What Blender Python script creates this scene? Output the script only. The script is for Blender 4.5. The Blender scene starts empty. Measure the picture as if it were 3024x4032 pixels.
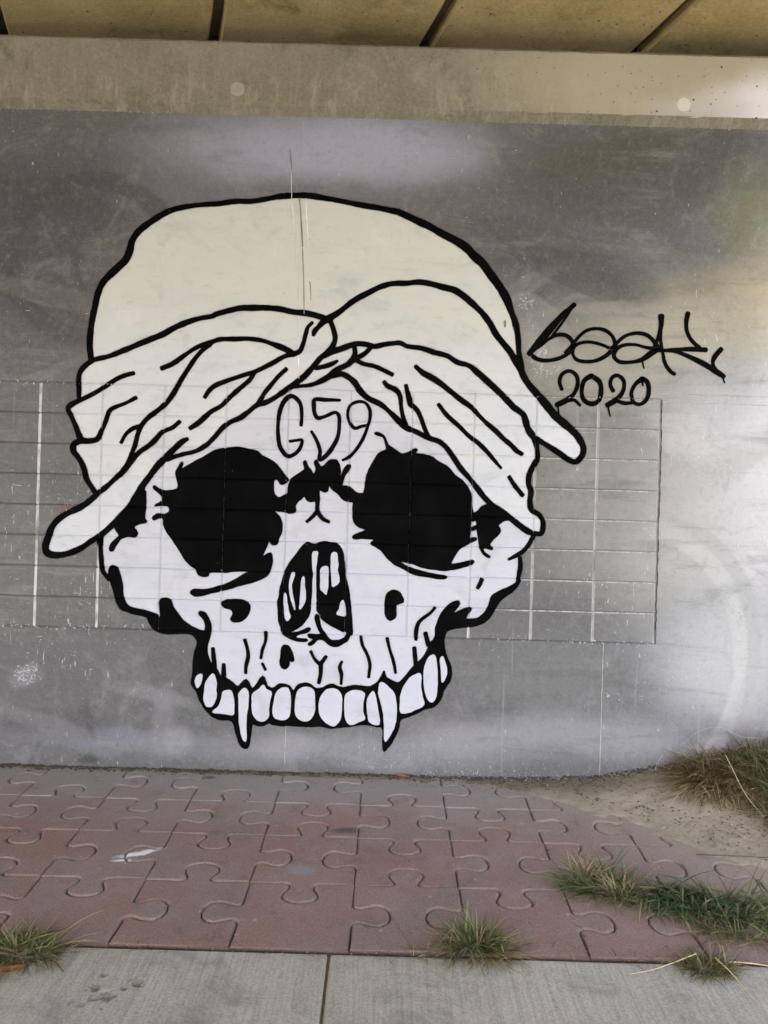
import bpy, bmesh, math, random
import numpy as np
from mathutils import Vector, Matrix, noise as mn
from mathutils.geometry import delaunay_2d_cdt
random.seed(7); np.random.seed(7)
SC = bpy.context.scene
COL = SC.collection
# ---------------------------------------------------------------- camera, light, exposure
D = 5.43            # metres from the camera to the painted wall
HC = 1.727          # camera height over the foot of the wall
GS = 0.065          # the paving falls away from the wall by this slope
cam = bpy.data.cameras.new('camera'); camo = bpy.data.objects.new('camera', cam); COL.objects.link(camo)
cam.sensor_fit = 'VERTICAL'; cam.sensor_height = 36.0; cam.sensor_width = 27.0; cam.lens = 36 * 3260 / 4032
cam.clip_start = 0.05; cam.clip_end = 2000
camo.matrix_world = Matrix.Translation((0, 0, HC)) @ Matrix.Rotation(math.radians(90), 4, 'X') @ Matrix.Rotation(math.radians(1.62), 4, 'Z')
SC.camera = camo
SUN_EL, SUN_AZ = 48.0, 188.0     # compass style: 180 = behind the camera
w = bpy.data.worlds.new('World'); SC.world = w; w.use_nodes = True
nt = w.node_tree; nt.nodes.clear()
sky = nt.nodes.new('ShaderNodeTexSky'); sky.sky_type = 'NISHITA'; sky.sun_disc = False
sky.sun_elevation = math.radians(SUN_EL); sky.sun_rotation = math.radians(SUN_AZ); sky.air_density = .8; sky.dust_density = 4.0; sky.ozone_density = .8
bg = nt.nodes.new('ShaderNodeBackground'); bg.inputs[1].default_value = 0.10
wo = nt.nodes.new('ShaderNodeOutputWorld'); nt.links.new(sky.outputs[0], bg.inputs[0]); nt.links.new(bg.outputs[0], wo.inputs[0])
sun = bpy.data.lights.new('sun', 'SUN'); sun.energy = 4.6; sun.angle = math.radians(0.6); sun.color = (1, .95, .88)
suno = bpy.data.objects.new('sun', sun); COL.objects.link(suno)
a = math.radians(SUN_AZ); e = math.radians(SUN_EL)
sd = Vector((math.sin(a) * math.cos(e), math.cos(a) * math.cos(e), math.sin(e)))
suno.rotation_euler = sd.to_track_quat('Z', 'Y').to_euler()
SC.view_settings.view_transform = 'Standard'; SC.view_settings.look = 'None'
SC.view_settings.gamma = 1.0; SC.view_settings.use_curve_mapping = False
SC.view_settings.exposure = 3.2
SC.render.engine = 'CYCLES'
SC.cycles.use_denoising = True
SC.cycles.max_bounces = 8; SC.cycles.diffuse_bounces = 6; SC.cycles.glossy_bounces = 3; SC.cycles.transparent_max_bounces = 24
SC.cycles.sample_clamp_indirect = 6.0

# ---------------------------------------------------------------- helpers
def link(name, me, mat=None, parent=None):
    o = bpy.data.objects.new(name, me); COL.objects.link(o)
    if mat is not None and len(me.materials) == 0: me.materials.append(mat)
    if parent is not None: o.parent = parent
    return o
def mesh(name, V, Fc):
    me = bpy.data.meshes.new(name); me.from_pydata([tuple(v) for v in V], [], [tuple(f) for f in Fc]); me.update(); return me
def empty(name, loc=(0, 0, 0)):
    o = bpy.data.objects.new(name, None); COL.objects.link(o); o.location = loc; o.empty_display_size = .1; return o
def tag(o, label=None, cat=None, group=None, kind=None):
    if label: o['label'] = label
    if cat: o['category'] = cat
    if group: o['group'] = group
    if kind: o['kind'] = kind
    return o
def smooth(me):
    me.polygons.foreach_set('use_smooth', [True] * len(me.polygons)); me.update()

class NB:
    """small node-graph builder"""
    def __init__(s, name):
        s.m = bpy.data.materials.new(name); s.m.use_nodes = True; s.t = s.m.node_tree; s.t.nodes.clear()
        s.out = s.n('ShaderNodeOutputMaterial')
    def n(s, k, **kw):
        x = s.t.nodes.new(k)
        for a, b in kw.items(): setattr(x, a, b)
        return x
    def l(s, a, b): s.t.links.new(a, b)
    def put(s, sock, v):
        if hasattr(v, 'is_output') or isinstance(v, bpy.types.NodeSocket): s.l(v, sock)
        else: sock.default_value = v
    def math(s, op, a, b=0.0, c=None, clamp=False):
        x = s.n('ShaderNodeMath', operation=op, use_clamp=clamp); s.put(x.inputs[0], a); s.put(x.inputs[1], b)
        if c is not None: s.put(x.inputs[2], c)
        return x.outputs[0]
    def vmath(s, op, a, b=(0, 0, 0)):
        x = s.n('ShaderNodeVectorMath', operation=op); s.put(x.inputs[0], a); s.put(x.inputs[1], b)
        return x.outputs['Value'] if op in ('LENGTH', 'DOT_PRODUCT', 'DISTANCE') else x.outputs[0]
    def rng(s, v, a, b, c=0.0, d=1.0, smooth=True):
        x = s.n('ShaderNodeMapRange', interpolation_type='SMOOTHSTEP' if smooth else 'LINEAR'); s.put(x.inputs['Value'], v)
        for k, q in zip(('From Min', 'From Max', 'To Min', 'To Max'), (a, b, c, d)): s.put(x.inputs[k], q)
        return x.outputs[0]
    def noise(s, vec, scale, detail=3.0, rough=.55, dist=0.0, color=False):
        x = s.n('ShaderNodeTexNoise'); s.put(x.inputs['Vector'], vec); s.put(x.inputs['Scale'], scale)
        x.inputs['Detail'].default_value = detail; x.inputs['Roughness'].default_value = rough; x.inputs['Distortion'].default_value = dist
        return x.outputs['Color' if color else 'Fac']
    def vor(s, vec, scale, feat='F1', out='Distance', rnd=1.0):
        x = s.n('ShaderNodeTexVoronoi', feature=feat); s.put(x.inputs['Vector'], vec); s.put(x.inputs['Scale'], scale); x.inputs['Randomness'].default_value = rnd
        return x.outputs[out]
    def scale(s, vec, sc, rot=(0, 0, 0), loc=(0, 0, 0)):
        x = s.n('ShaderNodeMapping'); s.put(x.inputs['Vector'], vec); x.inputs['Scale'].default_value = sc; x.inputs['Rotation'].default_value = rot; x.inputs['Location'].default_value = loc
        return x.outputs[0]
    def mix(s, f, a, b, mode='MIX'):
        x = s.n('ShaderNodeMix', data_type='RGBA', blend_type=mode); s.put(x.inputs[0], f)
        for sock, v in ((x.inputs[6], a), (x.inputs[7], b)):
            if isinstance(v, tuple) and len(v) == 3: v = v + (1,)
            s.put(sock, v)
        return x.outputs[2]
    def attr(s, name, out='Fac'):
        x = s.n('ShaderNodeAttribute'); x.attribute_name = name; return x.outputs[out]
    def pos(s): return s.n('ShaderNodeNewGeometry').outputs['Position']
    def bump(s, h, strength=.4, dist=.01):
        x = s.n('ShaderNodeBump'); s.put(x.inputs['Height'], h); x.inputs['Strength'].default_value = strength; x.inputs['Distance'].default_value = dist
        return x.outputs[0]
    def bsdf(s, col, rough=.8, nrm=None, spec=.5):
        x = s.n('ShaderNodeBsdfPrincipled')
        if isinstance(col, tuple) and len(col) == 3: col = col + (1,)
        s.put(x.inputs['Base Color'], col); s.put(x.inputs['Roughness'], rough); s.put(x.inputs['Specular IOR Level'], spec)
        if nrm is not None: s.l(nrm, x.inputs['Normal'])
        s.l(x.outputs[0], s.out.inputs[0]); s.p = x
        return s.m

def srgb(r, g, b):
    f = lambda c: (c / 255 / 12.92) if c <= 10 else ((c / 255 + .055) / 1.055) ** 2.4
    return (f(r), f(g), f(b))

# ---------------------------------------------------------------- materials
def wall_paint():
    """grey masonry paint sprayed, rolled and over-sprayed by hand: patches laid out in wall metres (x, z)"""
    b = NB('wall_paint'); p = b.pos()
    warp = b.vmath('SUBTRACT', b.noise(p, 1.7, 4, .6, color=True), (.5, .5, .5))
    warp2 = b.vmath('SUBTRACT', b.noise(b.scale(p, (1, 1, 3)), 6, 4, .6, color=True), (.5, .5, .5))
    q = b.vmath('ADD', p, b.vmath('MULTIPLY', warp, (.35, 0, .25)))
    q = b.vmath('ADD', q, b.vmath('MULTIPLY', warp2, (.12, 0, .04)))
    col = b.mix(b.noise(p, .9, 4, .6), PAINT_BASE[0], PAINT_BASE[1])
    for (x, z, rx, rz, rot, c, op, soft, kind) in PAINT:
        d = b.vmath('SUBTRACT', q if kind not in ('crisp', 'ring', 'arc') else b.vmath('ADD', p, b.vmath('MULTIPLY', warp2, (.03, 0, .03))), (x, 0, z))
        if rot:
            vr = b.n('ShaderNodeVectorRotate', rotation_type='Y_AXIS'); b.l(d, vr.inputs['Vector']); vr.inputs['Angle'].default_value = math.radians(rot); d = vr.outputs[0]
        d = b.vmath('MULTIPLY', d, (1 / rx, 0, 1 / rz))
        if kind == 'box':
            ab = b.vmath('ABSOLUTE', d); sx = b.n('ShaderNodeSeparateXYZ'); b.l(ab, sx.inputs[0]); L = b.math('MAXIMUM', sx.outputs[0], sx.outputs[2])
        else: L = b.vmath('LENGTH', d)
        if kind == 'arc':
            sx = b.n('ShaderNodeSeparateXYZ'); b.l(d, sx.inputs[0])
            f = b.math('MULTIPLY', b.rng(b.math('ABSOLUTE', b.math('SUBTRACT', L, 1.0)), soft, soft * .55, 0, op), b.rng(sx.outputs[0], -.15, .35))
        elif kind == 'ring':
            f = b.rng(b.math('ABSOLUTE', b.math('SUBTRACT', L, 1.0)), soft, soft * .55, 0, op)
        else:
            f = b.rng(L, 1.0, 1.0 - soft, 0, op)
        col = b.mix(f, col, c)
    # rolled streaks in a few places only, cloudy overspray, runs, chips and scratches
    where = b.rng(b.noise(b.vmath('ADD', p, (7, 0, 3)), .9, 3, .5), .48, .66)
    streak = b.noise(b.scale(p, (.7, 1, 6)), 2.0, 6, .7, .5)
    col = b.mix(b.math('MULTIPLY', where, b.rng(streak, .48, .70, 0, .34)), col, (.36, .355, .37))
    streak2 = b.noise(b.scale(p, (.6, 1, 4), loc=(3, 0, 7)), 1.8, 6, .7, .6)
    col = b.mix(b.math('MULTIPLY', b.math('SUBTRACT', 1.0, where), b.rng(streak2, .50, .72, 0, .36)), col, (.055, .052, .053))
    blot = b.noise(p, 3.0, 8, .72, 1.4)
    col = b.mix(b.rng(blot, .50, .72, 0, .30), col, (.33, .33, .34))
    blot2 = b.noise(b.vmath('ADD', p, (31, 5, 12)), 4.5, 8, .75, .8)
    col = b.mix(b.rng(blot2, .54, .74, 0, .30), col, (.06, .057, .056))
    fine = b.noise(p, 60, 5, .8)
    mid = b.noise(p, 21, 5, .7)
    col = b.mix(.09, col, b.mix(b.rng(fine, .3, .7), (.02, .02, .02), (.40, .40, .41)))
    col = b.mix(b.rng(mid, .5, .72, 0, .16), col, (.32, .32, .33)); col = b.mix(b.rng(mid, .5, .28, 0, .16), col, (.05, .05, .05))
    sep = b.n('ShaderNodeSeparateXYZ'); b.l(p, sep.inputs[0]); X, Z = sep.outputs[0], sep.outputs[2]
    runs = b.noise(b.scale(p, (16, 1, .35)), 1.5, 2, .5)
    col = b.mix(b.math('MULTIPLY', b.rng(runs, .655, .70, 0, .30), b.math('MULTIPLY', b.rng(Z, 3.1, 2.4), b.rng(b.noise(p, .8, 2, .5), .42, .55))), col, (.34, .335, .33))
    zone = b.rng(b.noise(b.vmath('ADD', p, (2, 0, 9)), 1.2, 3, .6), .40, .66)
    zone = b.math('MULTIPLY', zone, b.rng(Z, 3.9, 2.6, .45, 1.0))
    peel = 0.0
    for (x, z, rx, rz, st) in PEEL:
        L = b.vmath('LENGTH', b.vmath('MULTIPLY', b.vmath('SUBTRACT', b.vmath('ADD', p, b.vmath('MULTIPLY', warp2, (.12, 0, .12))), (x, 0, z)), (1 / rx, 0, 1 / rz)))
        peel = b.math('MAXIMUM', peel, b.rng(L, 1.0, .45, 0, st))
    fl = b.noise(b.vmath('ADD', p, b.vmath('MULTIPLY', warp2, (.1, .1, .1))), 62, 3, .65)
    chip = b.rng(b.math('ADD', fl, b.math('ADD', b.math('MULTIPLY', zone, .055), b.math('MULTIPLY', peel, .17))), .725, .755)
    sc_ = b.noise(b.scale(p, (75, 1, 12), rot=(0, .2, 0)), 1.0, 2, .6)
    sc2_ = b.noise(b.scale(p, (16, 1, 90), rot=(0, .5, 0), loc=(4, 0, 4)), .8, 2, .6)
    scr = b.math('MAXIMUM', b.rng(b.math('ADD', sc_, b.math('MULTIPLY', zone, .06)), .745, .775), b.math('MULTIPLY', b.rng(b.math('ADD', sc2_, b.math('MULTIPLY', zone, .04)), .76, .79), .7))
    chips = b.math('MAXIMUM', chip, scr)
    col = b.mix(b.math('MULTIPLY', chips, .75), col, (.52, .52, .53))
    dk = b.rng(b.noise(b.vmath('ADD', p, (3, 3, 3)), 48, 3, .6), .735, .765)
    col = b.mix(b.math('MULTIPLY', dk, .6), col, (.03, .03, .03))
    h = b.math('ADD', b.math('MULTIPLY', fine, .5), b.math('ADD', b.math('MULTIPLY', b.noise(p, 220, 2, .6), .25), b.math('ADD', b.math('MULTIPLY', chips, .7), b.math('MULTIPLY', blot, .8))))
    return b.bsdf(col, b.rng(b.noise(p, 4, 3, .6), .3, .7, .42, .6), b.bump(h, .35, .006), .25)

def arris():
    b = NB('worn_groove_paint'); p = b.pos()
    n = b.noise(b.scale(p, (1, 1, .35)), 24, 5, .75); m = b.noise(p, 1.3, 3, .6)
    col = b.mix(b.rng(n, .34, .54), (.24, .235, .23), (.64, .64, .65))
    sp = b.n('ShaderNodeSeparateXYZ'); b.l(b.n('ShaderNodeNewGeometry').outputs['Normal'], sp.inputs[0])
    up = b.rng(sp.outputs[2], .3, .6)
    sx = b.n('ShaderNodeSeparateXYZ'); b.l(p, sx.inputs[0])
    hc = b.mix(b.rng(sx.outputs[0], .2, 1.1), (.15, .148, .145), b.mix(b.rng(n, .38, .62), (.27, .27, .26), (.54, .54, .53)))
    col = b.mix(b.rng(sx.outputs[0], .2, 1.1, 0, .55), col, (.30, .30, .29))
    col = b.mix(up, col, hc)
    return b.bsdf(col, .7, None, .25)
def mural_paint(name, c0, c1, warm, top=None):
    b = NB(name); p = b.pos()
    n1 = b.noise(b.scale(p, (.7, 1, 4), rot=(0, .12, 0)), 2.0, 5, .6)
    col = b.mix(n1, c0, c1)
    n2 = b.noise(b.scale(p, (1, 1, 5), rot=(0, .1, 0), loc=(5, 0, 2)), 1.5, 4, .6, .6)
    col = b.mix(b.rng(n2, .5, .75, 0, .5), col, warm)
    if top is not None:
        sz_ = b.n('ShaderNodeSeparateXYZ'); b.l(p, sz_.inputs[0])
        tw = b.rng(b.math('ADD', sz_.outputs[2], b.math('MULTIPLY', n1, .5)), 2.85, 3.35); col = b.mix(tw, col, b.mix(n2, top[0], top[1]))
    cl = b.noise(b.scale(p, (1, 1, 1.4), loc=(3, 3, 3)), 2.6, 7, .7, .8)
    col = b.mix(b.rng(cl, .50, .72, 0, .60), col, (.40, .415, .465)); col = b.mix(b.rng(cl, .46, .30, 0, .35), col, (.70, .70, .73))
    thinp = b.noise(b.scale(p, (1, 1, 2.2), loc=(8, 1, 1)), 11, 6, .75, .4); col = b.mix(b.rng(thinp, .55, .74, 0, .45), col, (.33, .335, .35))
    sm = b.noise(b.scale(p, (.45, 1, 5), loc=(12, 0, 4)), 2.4, 7, .75, .5); col = b.mix(b.math('MULTIPLY', b.rng(sm, .54, .70, 0, .42), b.rng(b.noise(p, 1.4, 2, .5), .45, .6)), col, (.36, .37, .41))
    n3 = b.noise(b.scale(p, (.6, 1, 7), loc=(1, 0, 9)), 2.2, 5, .7)
    col = b.mix(b.rng(n3, .56, .76, 0, .42), col, (.42, .43, .465))
    fine = b.noise(p, 70, 4, .7)
    col = b.mix(.05, col, b.mix(fine, (.1, .1, .1), (.9, .9, .9)))
    pc = b.n('ShaderNodeSeparateColor'); b.l(b.vor(p, 13, out='Color'), pc.inputs[0])
    sp = b.math('MULTIPLY', b.rng(b.vor(p, 13), .09, .05), b.math('GREATER_THAN', pc.outputs[0], .93))
    col = b.mix(b.math('MULTIPLY', sp, .55), col, (.25, .25, .27))
    sv = b.scale(p, (26, 1, 9), rot=(0, .5, 0)); s2 = b.n('ShaderNodeSeparateColor'); b.l(b.vor(sv, 1, out='Color'), s2.inputs[0])
    scar = b.math('MULTIPLY', b.rng(b.vor(sv, 1), .3, .12), b.math('GREATER_THAN', s2.outputs[0], .93))
    h = b.math('ADD', b.math('MULTIPLY', fine, .5), b.math('ADD', b.math('MULTIPLY', b.noise(p, 9, 4, .6), 1.0), b.math('MULTIPLY', scar, .6)))
    cov = b.attr('cover'); f = b.math('GREATER_THAN', b.math('ADD', cov, b.math('MULTIPLY', b.math('SUBTRACT', b.noise(p, 420, 2, .7), .5), 1.2)), .45)
    b.bsdf(col, .55, b.bump(h, .3, .006), .25)
    tr = b.n('ShaderNodeBsdfTransparent'); mx = b.n('ShaderNodeMixShader'); b.l(f, mx.inputs[0]); b.l(tr.outputs[0], mx.inputs[1]); b.l(b.p.outputs[0], mx.inputs[2]); b.l(mx.outputs[0], b.out.inputs[0])
    return b.m
def spray_black(name='black_spray_paint', c=(.0022, .0022, .0024)):
    b = NB(name); p = b.pos()
    fine = b.noise(p, 70, 4, .7)
    cc = b.n('ShaderNodeSeparateColor'); b.l(b.vor(p, 26, out='Color'), cc.inputs[0])
    ch = b.math('MULTIPLY', b.rng(b.vor(p, 26), .10, .05), b.math('GREATER_THAN', cc.outputs[0], .955))
    col = b.mix(b.rng(b.noise(p, 5, 4, .6), .4, .7), c, tuple(v * 1.9 for v in c))
    col = b.mix(b.math('MULTIPLY', ch, .35), col, (.35, .35, .36))
    cov = b.attr('cover')
    sp = b.math('ADD', b.math('MULTIPLY', b.math('SUBTRACT', b.noise(p, 520, 2, .8), .5), 1.9), b.math('MULTIPLY', b.math('SUBTRACT', b.noise(p, 30, 3, .6), .5), .5))
    f = b.rng(b.math('ADD', cov, b.math('MULTIPLY', sp, b.math('SUBTRACT', 1.0, b.math('MULTIPLY', cov, cov)))), .42, .62)
    b.bsdf(col, .65, b.bump(fine, .25, .005), .02)
    tr = b.n('ShaderNodeBsdfTransparent'); mx = b.n('ShaderNodeMixShader'); b.l(f, mx.inputs[0]); b.l(tr.outputs[0], mx.inputs[1]); b.l(b.p.outputs[0], mx.inputs[2]); b.l(mx.outputs[0], b.out.inputs[0])
    return b.m
def raw_concrete(name, c0, c1, stain, pits=True, overspray=False, streaks=True):
    b = NB(name); p = b.pos()
    col = b.mix(b.rng(b.noise(p, 1.3, 6, .65), .3, .7), c0, c1)
    if streaks:
        col = b.mix(b.rng(b.noise(b.scale(p, (5, 2, .7)), 2, 6, .65), .46, .70, 0, .5), col, stain)
        sp = b.n('ShaderNodeSeparateXYZ'); b.l(p, sp.inputs[0])
        lime = b.math('MULTIPLY', b.rng(b.noise(b.scale(p, (7, 2, 1.6), loc=(2, 0, 1)), 2.2, 6, .7), .50, .66), b.rng(sp.outputs[2], 4.68, 4.42, .05, .5))
        col = b.mix(lime, col, tuple(min(1, v * 1.5) for v in c1))
    lm = b.noise(b.vmath('ADD', p, (9, 3, 1)), 3.4, 8, .75, 1.0)
    col = b.mix(b.rng(lm, .52, .72, 0, .55), col, tuple(min(1, v * 1.5) for v in c1))
    dk = b.noise(b.vmath('ADD', p, (19, 3, 1)), 2.6, 8, .75, .6)
    col = b.mix(b.rng(dk, .52, .72, 0, .78), col, tuple(v * .42 for v in c0))
    fine = b.noise(p, 45, 5, .8); col = b.mix(.20, col, b.mix(b.rng(fine, .3, .7), tuple(v * .35 for v in c0), tuple(min(1, v * 1.5) for v in c1)))
    spk = b.rng(b.noise(b.scale(p, (1, 1, 1), loc=(5, 1, 3)), 38, 3, .7), .66, .72); col = b.mix(b.math('MULTIPLY', spk, .55), col, tuple(v * .22 for v in c0))
    h = b.math('MULTIPLY', fine, .8)
    if overspray:
        q = b.vmath('ADD', p, b.vmath('MULTIPLY', b.vmath('SUBTRACT', b.noise(p, 2.2, 4, .6, color=True), (.5, .5, .5)), (.5, 0, .3)))
        for (x, z, rx, rz, c, op) in ((2.0, 4.6, 2.0, .6, (.47, .43, .34), .7), (2.75, 4.42, .95, .36, (.72, .71, .78), .9), (2.0, 4.40, .55, .10, (.5, .5, .54), .45)):
            L = b.vmath('LENGTH', b.vmath('MULTIPLY', b.vmath('SUBTRACT', q, (x, 0, z)), (1 / rx, 0, 1 / rz)))
            geo = b.n('ShaderNodeNewGeometry'); sn = b.n('ShaderNodeSeparateXYZ'); b.l(geo.outputs['Normal'], sn.inputs[0])
            front = b.math('GREATER_THAN', b.math('MULTIPLY', sn.outputs[1], -1.0), .9)     # the mist only reached the front face
            col = b.mix(b.math('MULTIPLY', b.rng(L, 1.0, .35, 0, op), front), col, c)
    if pits:
        for sc, th, pr in ((17, .15, .80), (36, .18, .80)):
            pc = b.n('ShaderNodeSeparateColor'); b.l(b.vor(p, sc, out='Color'), pc.inputs[0])
            pt = b.math('MULTIPLY', b.rng(b.vor(p, sc), th, th * .6), b.math('GREATER_THAN', pc.outputs[0], pr))
            if streaks: pt = b.math('MULTIPLY', pt, b.rng(sp.outputs[0], -.4, 1.6, .12, 1.0))
            col = b.mix(b.math('MULTIPLY', pt, .85), col, (.03, .027, .02)); h = b.math('SUBTRACT', h, b.math('MULTIPLY', pt, 1.4))
    return b.bsdf(col, .88, b.bump(h, .5, .008), .3)
def paver_mat():
    b = NB('paver_red_concrete'); p = b.pos()
    oi = b.n('ShaderNodeObjectInfo'); r = oi.outputs['Random']
    col = b.mix(r, (.32, .165, .138), (.33, .232, .202))
    col = b.mix(b.rng(b.noise(p, 2.1, 5, .65), .42, .68), col, (.235, .185, .16))
    col = b.mix(b.rng(b.noise(b.vmath('ADD', p, (4, 8, 0)), 1.5, 5, .6), .5, .7, 0, .6), col, (.30, .115, .09))
    sep = b.n('ShaderNodeSeparateXYZ'); b.l(p, sep.inputs[0]); X, Y = sep.outputs[0], sep.outputs[1]
    wob = b.math('MULTIPLY', b.math('SUBTRACT', b.noise(p, 2.4, 4, .6), .5), .9)
    veil = b.rng(b.noise(b.vmath('ADD', p, (14, 2, 0)), 3.2, 8, .75, .5), .44, .68, 0, .68); col = b.mix(veil, col, (.345, .29, .27))
    dust = b.rng(b.math('ADD', Y, wob), 4.55, 5.25, 0, .82)          # paint mist and dust gathered along the wall foot
    col = b.mix(dust, col, (.40, .375, .38))
    dirt = b.rng(b.math('ADD', b.math('ADD', X, b.math('MULTIPLY', Y, .75)), wob), 4.3, 5.15, 0, .88)
    col = b.mix(dirt, col, (.37, .315, .24))
    fine = b.noise(p, 110, 5, .8)
    col = b.mix(.5, col, b.mix(b.rng(fine, .3, .7), (.08, .055, .048), (.33, .265, .235)))
    # spilt paint: one white dash, two faint rounds of grey and black
    for (x, y, rx, ry, rot, c, op) in PAVE_SPOTS:
        d = b.vmath('SUBTRACT', b.vmath('ADD', p, b.vmath('MULTIPLY', b.vmath('SUBTRACT', b.noise(p, 9, 3, .6, color=True), (.5, .5, .5)), (.06, .06, 0))), (x, y, 0))
        vr = b.n('ShaderNodeVectorRotate', rotation_type='Z_AXIS'); b.l(d, vr.inputs['Vector']); vr.inputs['Angle'].default_value = math.radians(-rot)
        L = b.vmath('LENGTH', b.vmath('MULTIPLY', vr.outputs[0], (1 / rx, 1 / ry, 0)))
        col = b.mix(b.rng(L, 1.0, .3, 0, op), col, c)
    pc = b.n('ShaderNodeSeparateColor'); b.l(b.vor(p, 17, out='Color'), pc.inputs[0])
    gum = b.math('MULTIPLY', b.rng(b.vor(p, 17), .20, .13), b.math('GREATER_THAN', pc.outputs[1], .955))
    col = b.mix(b.math('MULTIPLY', gum, .6), col, (.40, .37, .35))
    dk = b.rng(b.noise(p, 5, 6, .75), .54, .74, 0, .5); col = b.mix(dk, col, (.085, .07, .062))
    # weathered arrises hold pale grit and moss
    ed = b.attr('edge'); col = b.mix(b.math('MULTIPLY', ed, b.rng(b.noise(p, 25, 4, .7), .35, .65, .15, .7)), col, (.24, .20, .165))
    col = b.mix(b.math('MULTIPLY', b.attr('front_shade'), .9), col, (.045, .03, .026))  # shade on the front paver edge, painted in as a dark tone
    return b.bsdf(col, .85, b.bump(b.math('ADD', b.math('MULTIPLY', fine, .8), b.math('MULTIPLY', b.noise(p, 14, 3, .6), .6)), .55, .005), .35)
def slab_mat():
    b = NB('broomed_concrete'); p = b.pos()
    col = b.mix(b.rng(b.noise(p, 1.6, 5, .6), .3, .7), (.44, .42, .36), (.54, .515, .445))
    br = b.noise(b.scale(p, (34, .8, 1), rot=(0, 0, .03)), 2.2, 5, .7)
    br2 = b.noise(b.scale(p, (22, .7, 1), rot=(0, 0, .03), loc=(3, 0, 0)), 1.5, 3, .6)
    col = b.mix(b.rng(br, .40, .64, .0, .55), col, (.25, .238, .205)); col = b.mix(b.rng(br2, .58, .72, .0, .4), col, (.22, .21, .18))
    fine = b.noise(p, 95, 5, .8); col = b.mix(.42, col, b.mix(b.rng(fine, .3, .7), (.13, .125, .105), (.60, .575, .50)))
    col = b.mix(b.rng(b.noise(p, 2.6, 8, .75, .5), .46, .70, 0, .6), col, (.17, .165, .145))
    pc = b.n('ShaderNodeSeparateColor'); b.l(b.vor(p, 21, out='Color'), pc.inputs[0])
    sp = b.math('MULTIPLY', b.rng(b.vor(p, 21), .16, .09), b.math('GREATER_THAN', pc.outputs[0], .93))
    col = b.mix(b.math('MULTIPLY', sp, .6), col, b.mix(b.math('GREATER_THAN', pc.outputs[1], .5), (.45, .44, .42), (.06, .055, .05)))
    col = b.mix(b.math('MULTIPLY', b.attr('pit'), .42), col, b.mix(b.noise(p, 60, 3, .7), (.05, .047, .04), (.20, .19, .16)))
    h = b.math('ADD', b.math('MULTIPLY', br, 1.0), b.math('ADD', b.math('MULTIPLY', br2, 1.3), b.math('MULTIPLY', fine, .45)))
    return b.bsdf(col, .9, b.bump(h, .5, .006), .3)
def dirt_mat():
    b = NB('dry_dirt'); p = b.pos()
    col = b.mix(b.rng(b.noise(p, 2.2, 6, .65), .3, .7), (.30, .26, .195), (.43, .38, .295))
    sep = b.n('ShaderNodeSeparateXYZ'); b.l(p, sep.inputs[0])
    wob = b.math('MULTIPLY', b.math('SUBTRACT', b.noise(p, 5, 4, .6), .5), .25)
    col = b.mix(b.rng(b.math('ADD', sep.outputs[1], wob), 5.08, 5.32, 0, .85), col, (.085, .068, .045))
    col = b.mix(b.rng(b.noise(p, 5, 8, .78, .6), .48, .68, 0, .75), col, (.19, .15, .10)); col = b.mix(b.rng(b.noise(p, 22, 6, .8), .58, .68, 0, .55), col, (.12, .095, .06))
    col = b.mix(b.rng(sep.outputs[0], 2.9, 4.6), col, b.mix(b.noise(p, 6, 4, .7), (.06, .085, .025), (.19, .17, .07)))
    fine = b.noise(p, 70, 5, .8); col = b.mix(.35, col, b.mix(fine, (.10, .08, .055), (.62, .54, .41)))
    return b.bsdf(col, .95, b.bump(b.math('ADD', fine, b.math('MULTIPLY', b.noise(p, 16, 5, .7), 1.6)), .7, .012), .2)
def blade_mat():
    b = NB('grass_blade'); c = b.attr('Col', 'Color')
    x = b.n('ShaderNodeBsdfPrincipled'); b.l(c, x.inputs['Base Color']); x.inputs['Roughness'].default_value = .55; x.inputs['Specular IOR Level'].default_value = .3
    t = b.n('ShaderNodeBsdfTranslucent'); b.l(c, t.inputs['Color']); m = b.n('ShaderNodeMixShader'); m.inputs[0].default_value = .25
    b.l(x.outputs[0], m.inputs[1]); b.l(t.outputs[0], m.inputs[2]); b.l(m.outputs[0], b.out.inputs[0]); return b.m
def plain(name, c, rough=.8, sc=40, var=.35):
    b = NB(name); p = b.pos(); n = b.noise(p, sc, 4, .7)
    return b.bsdf(b.mix(n, tuple(v * (1 - var) for v in c), tuple(min(1, v * (1 + var)) for v in c)), rough, b.bump(n, .4, .004), .3)

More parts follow.
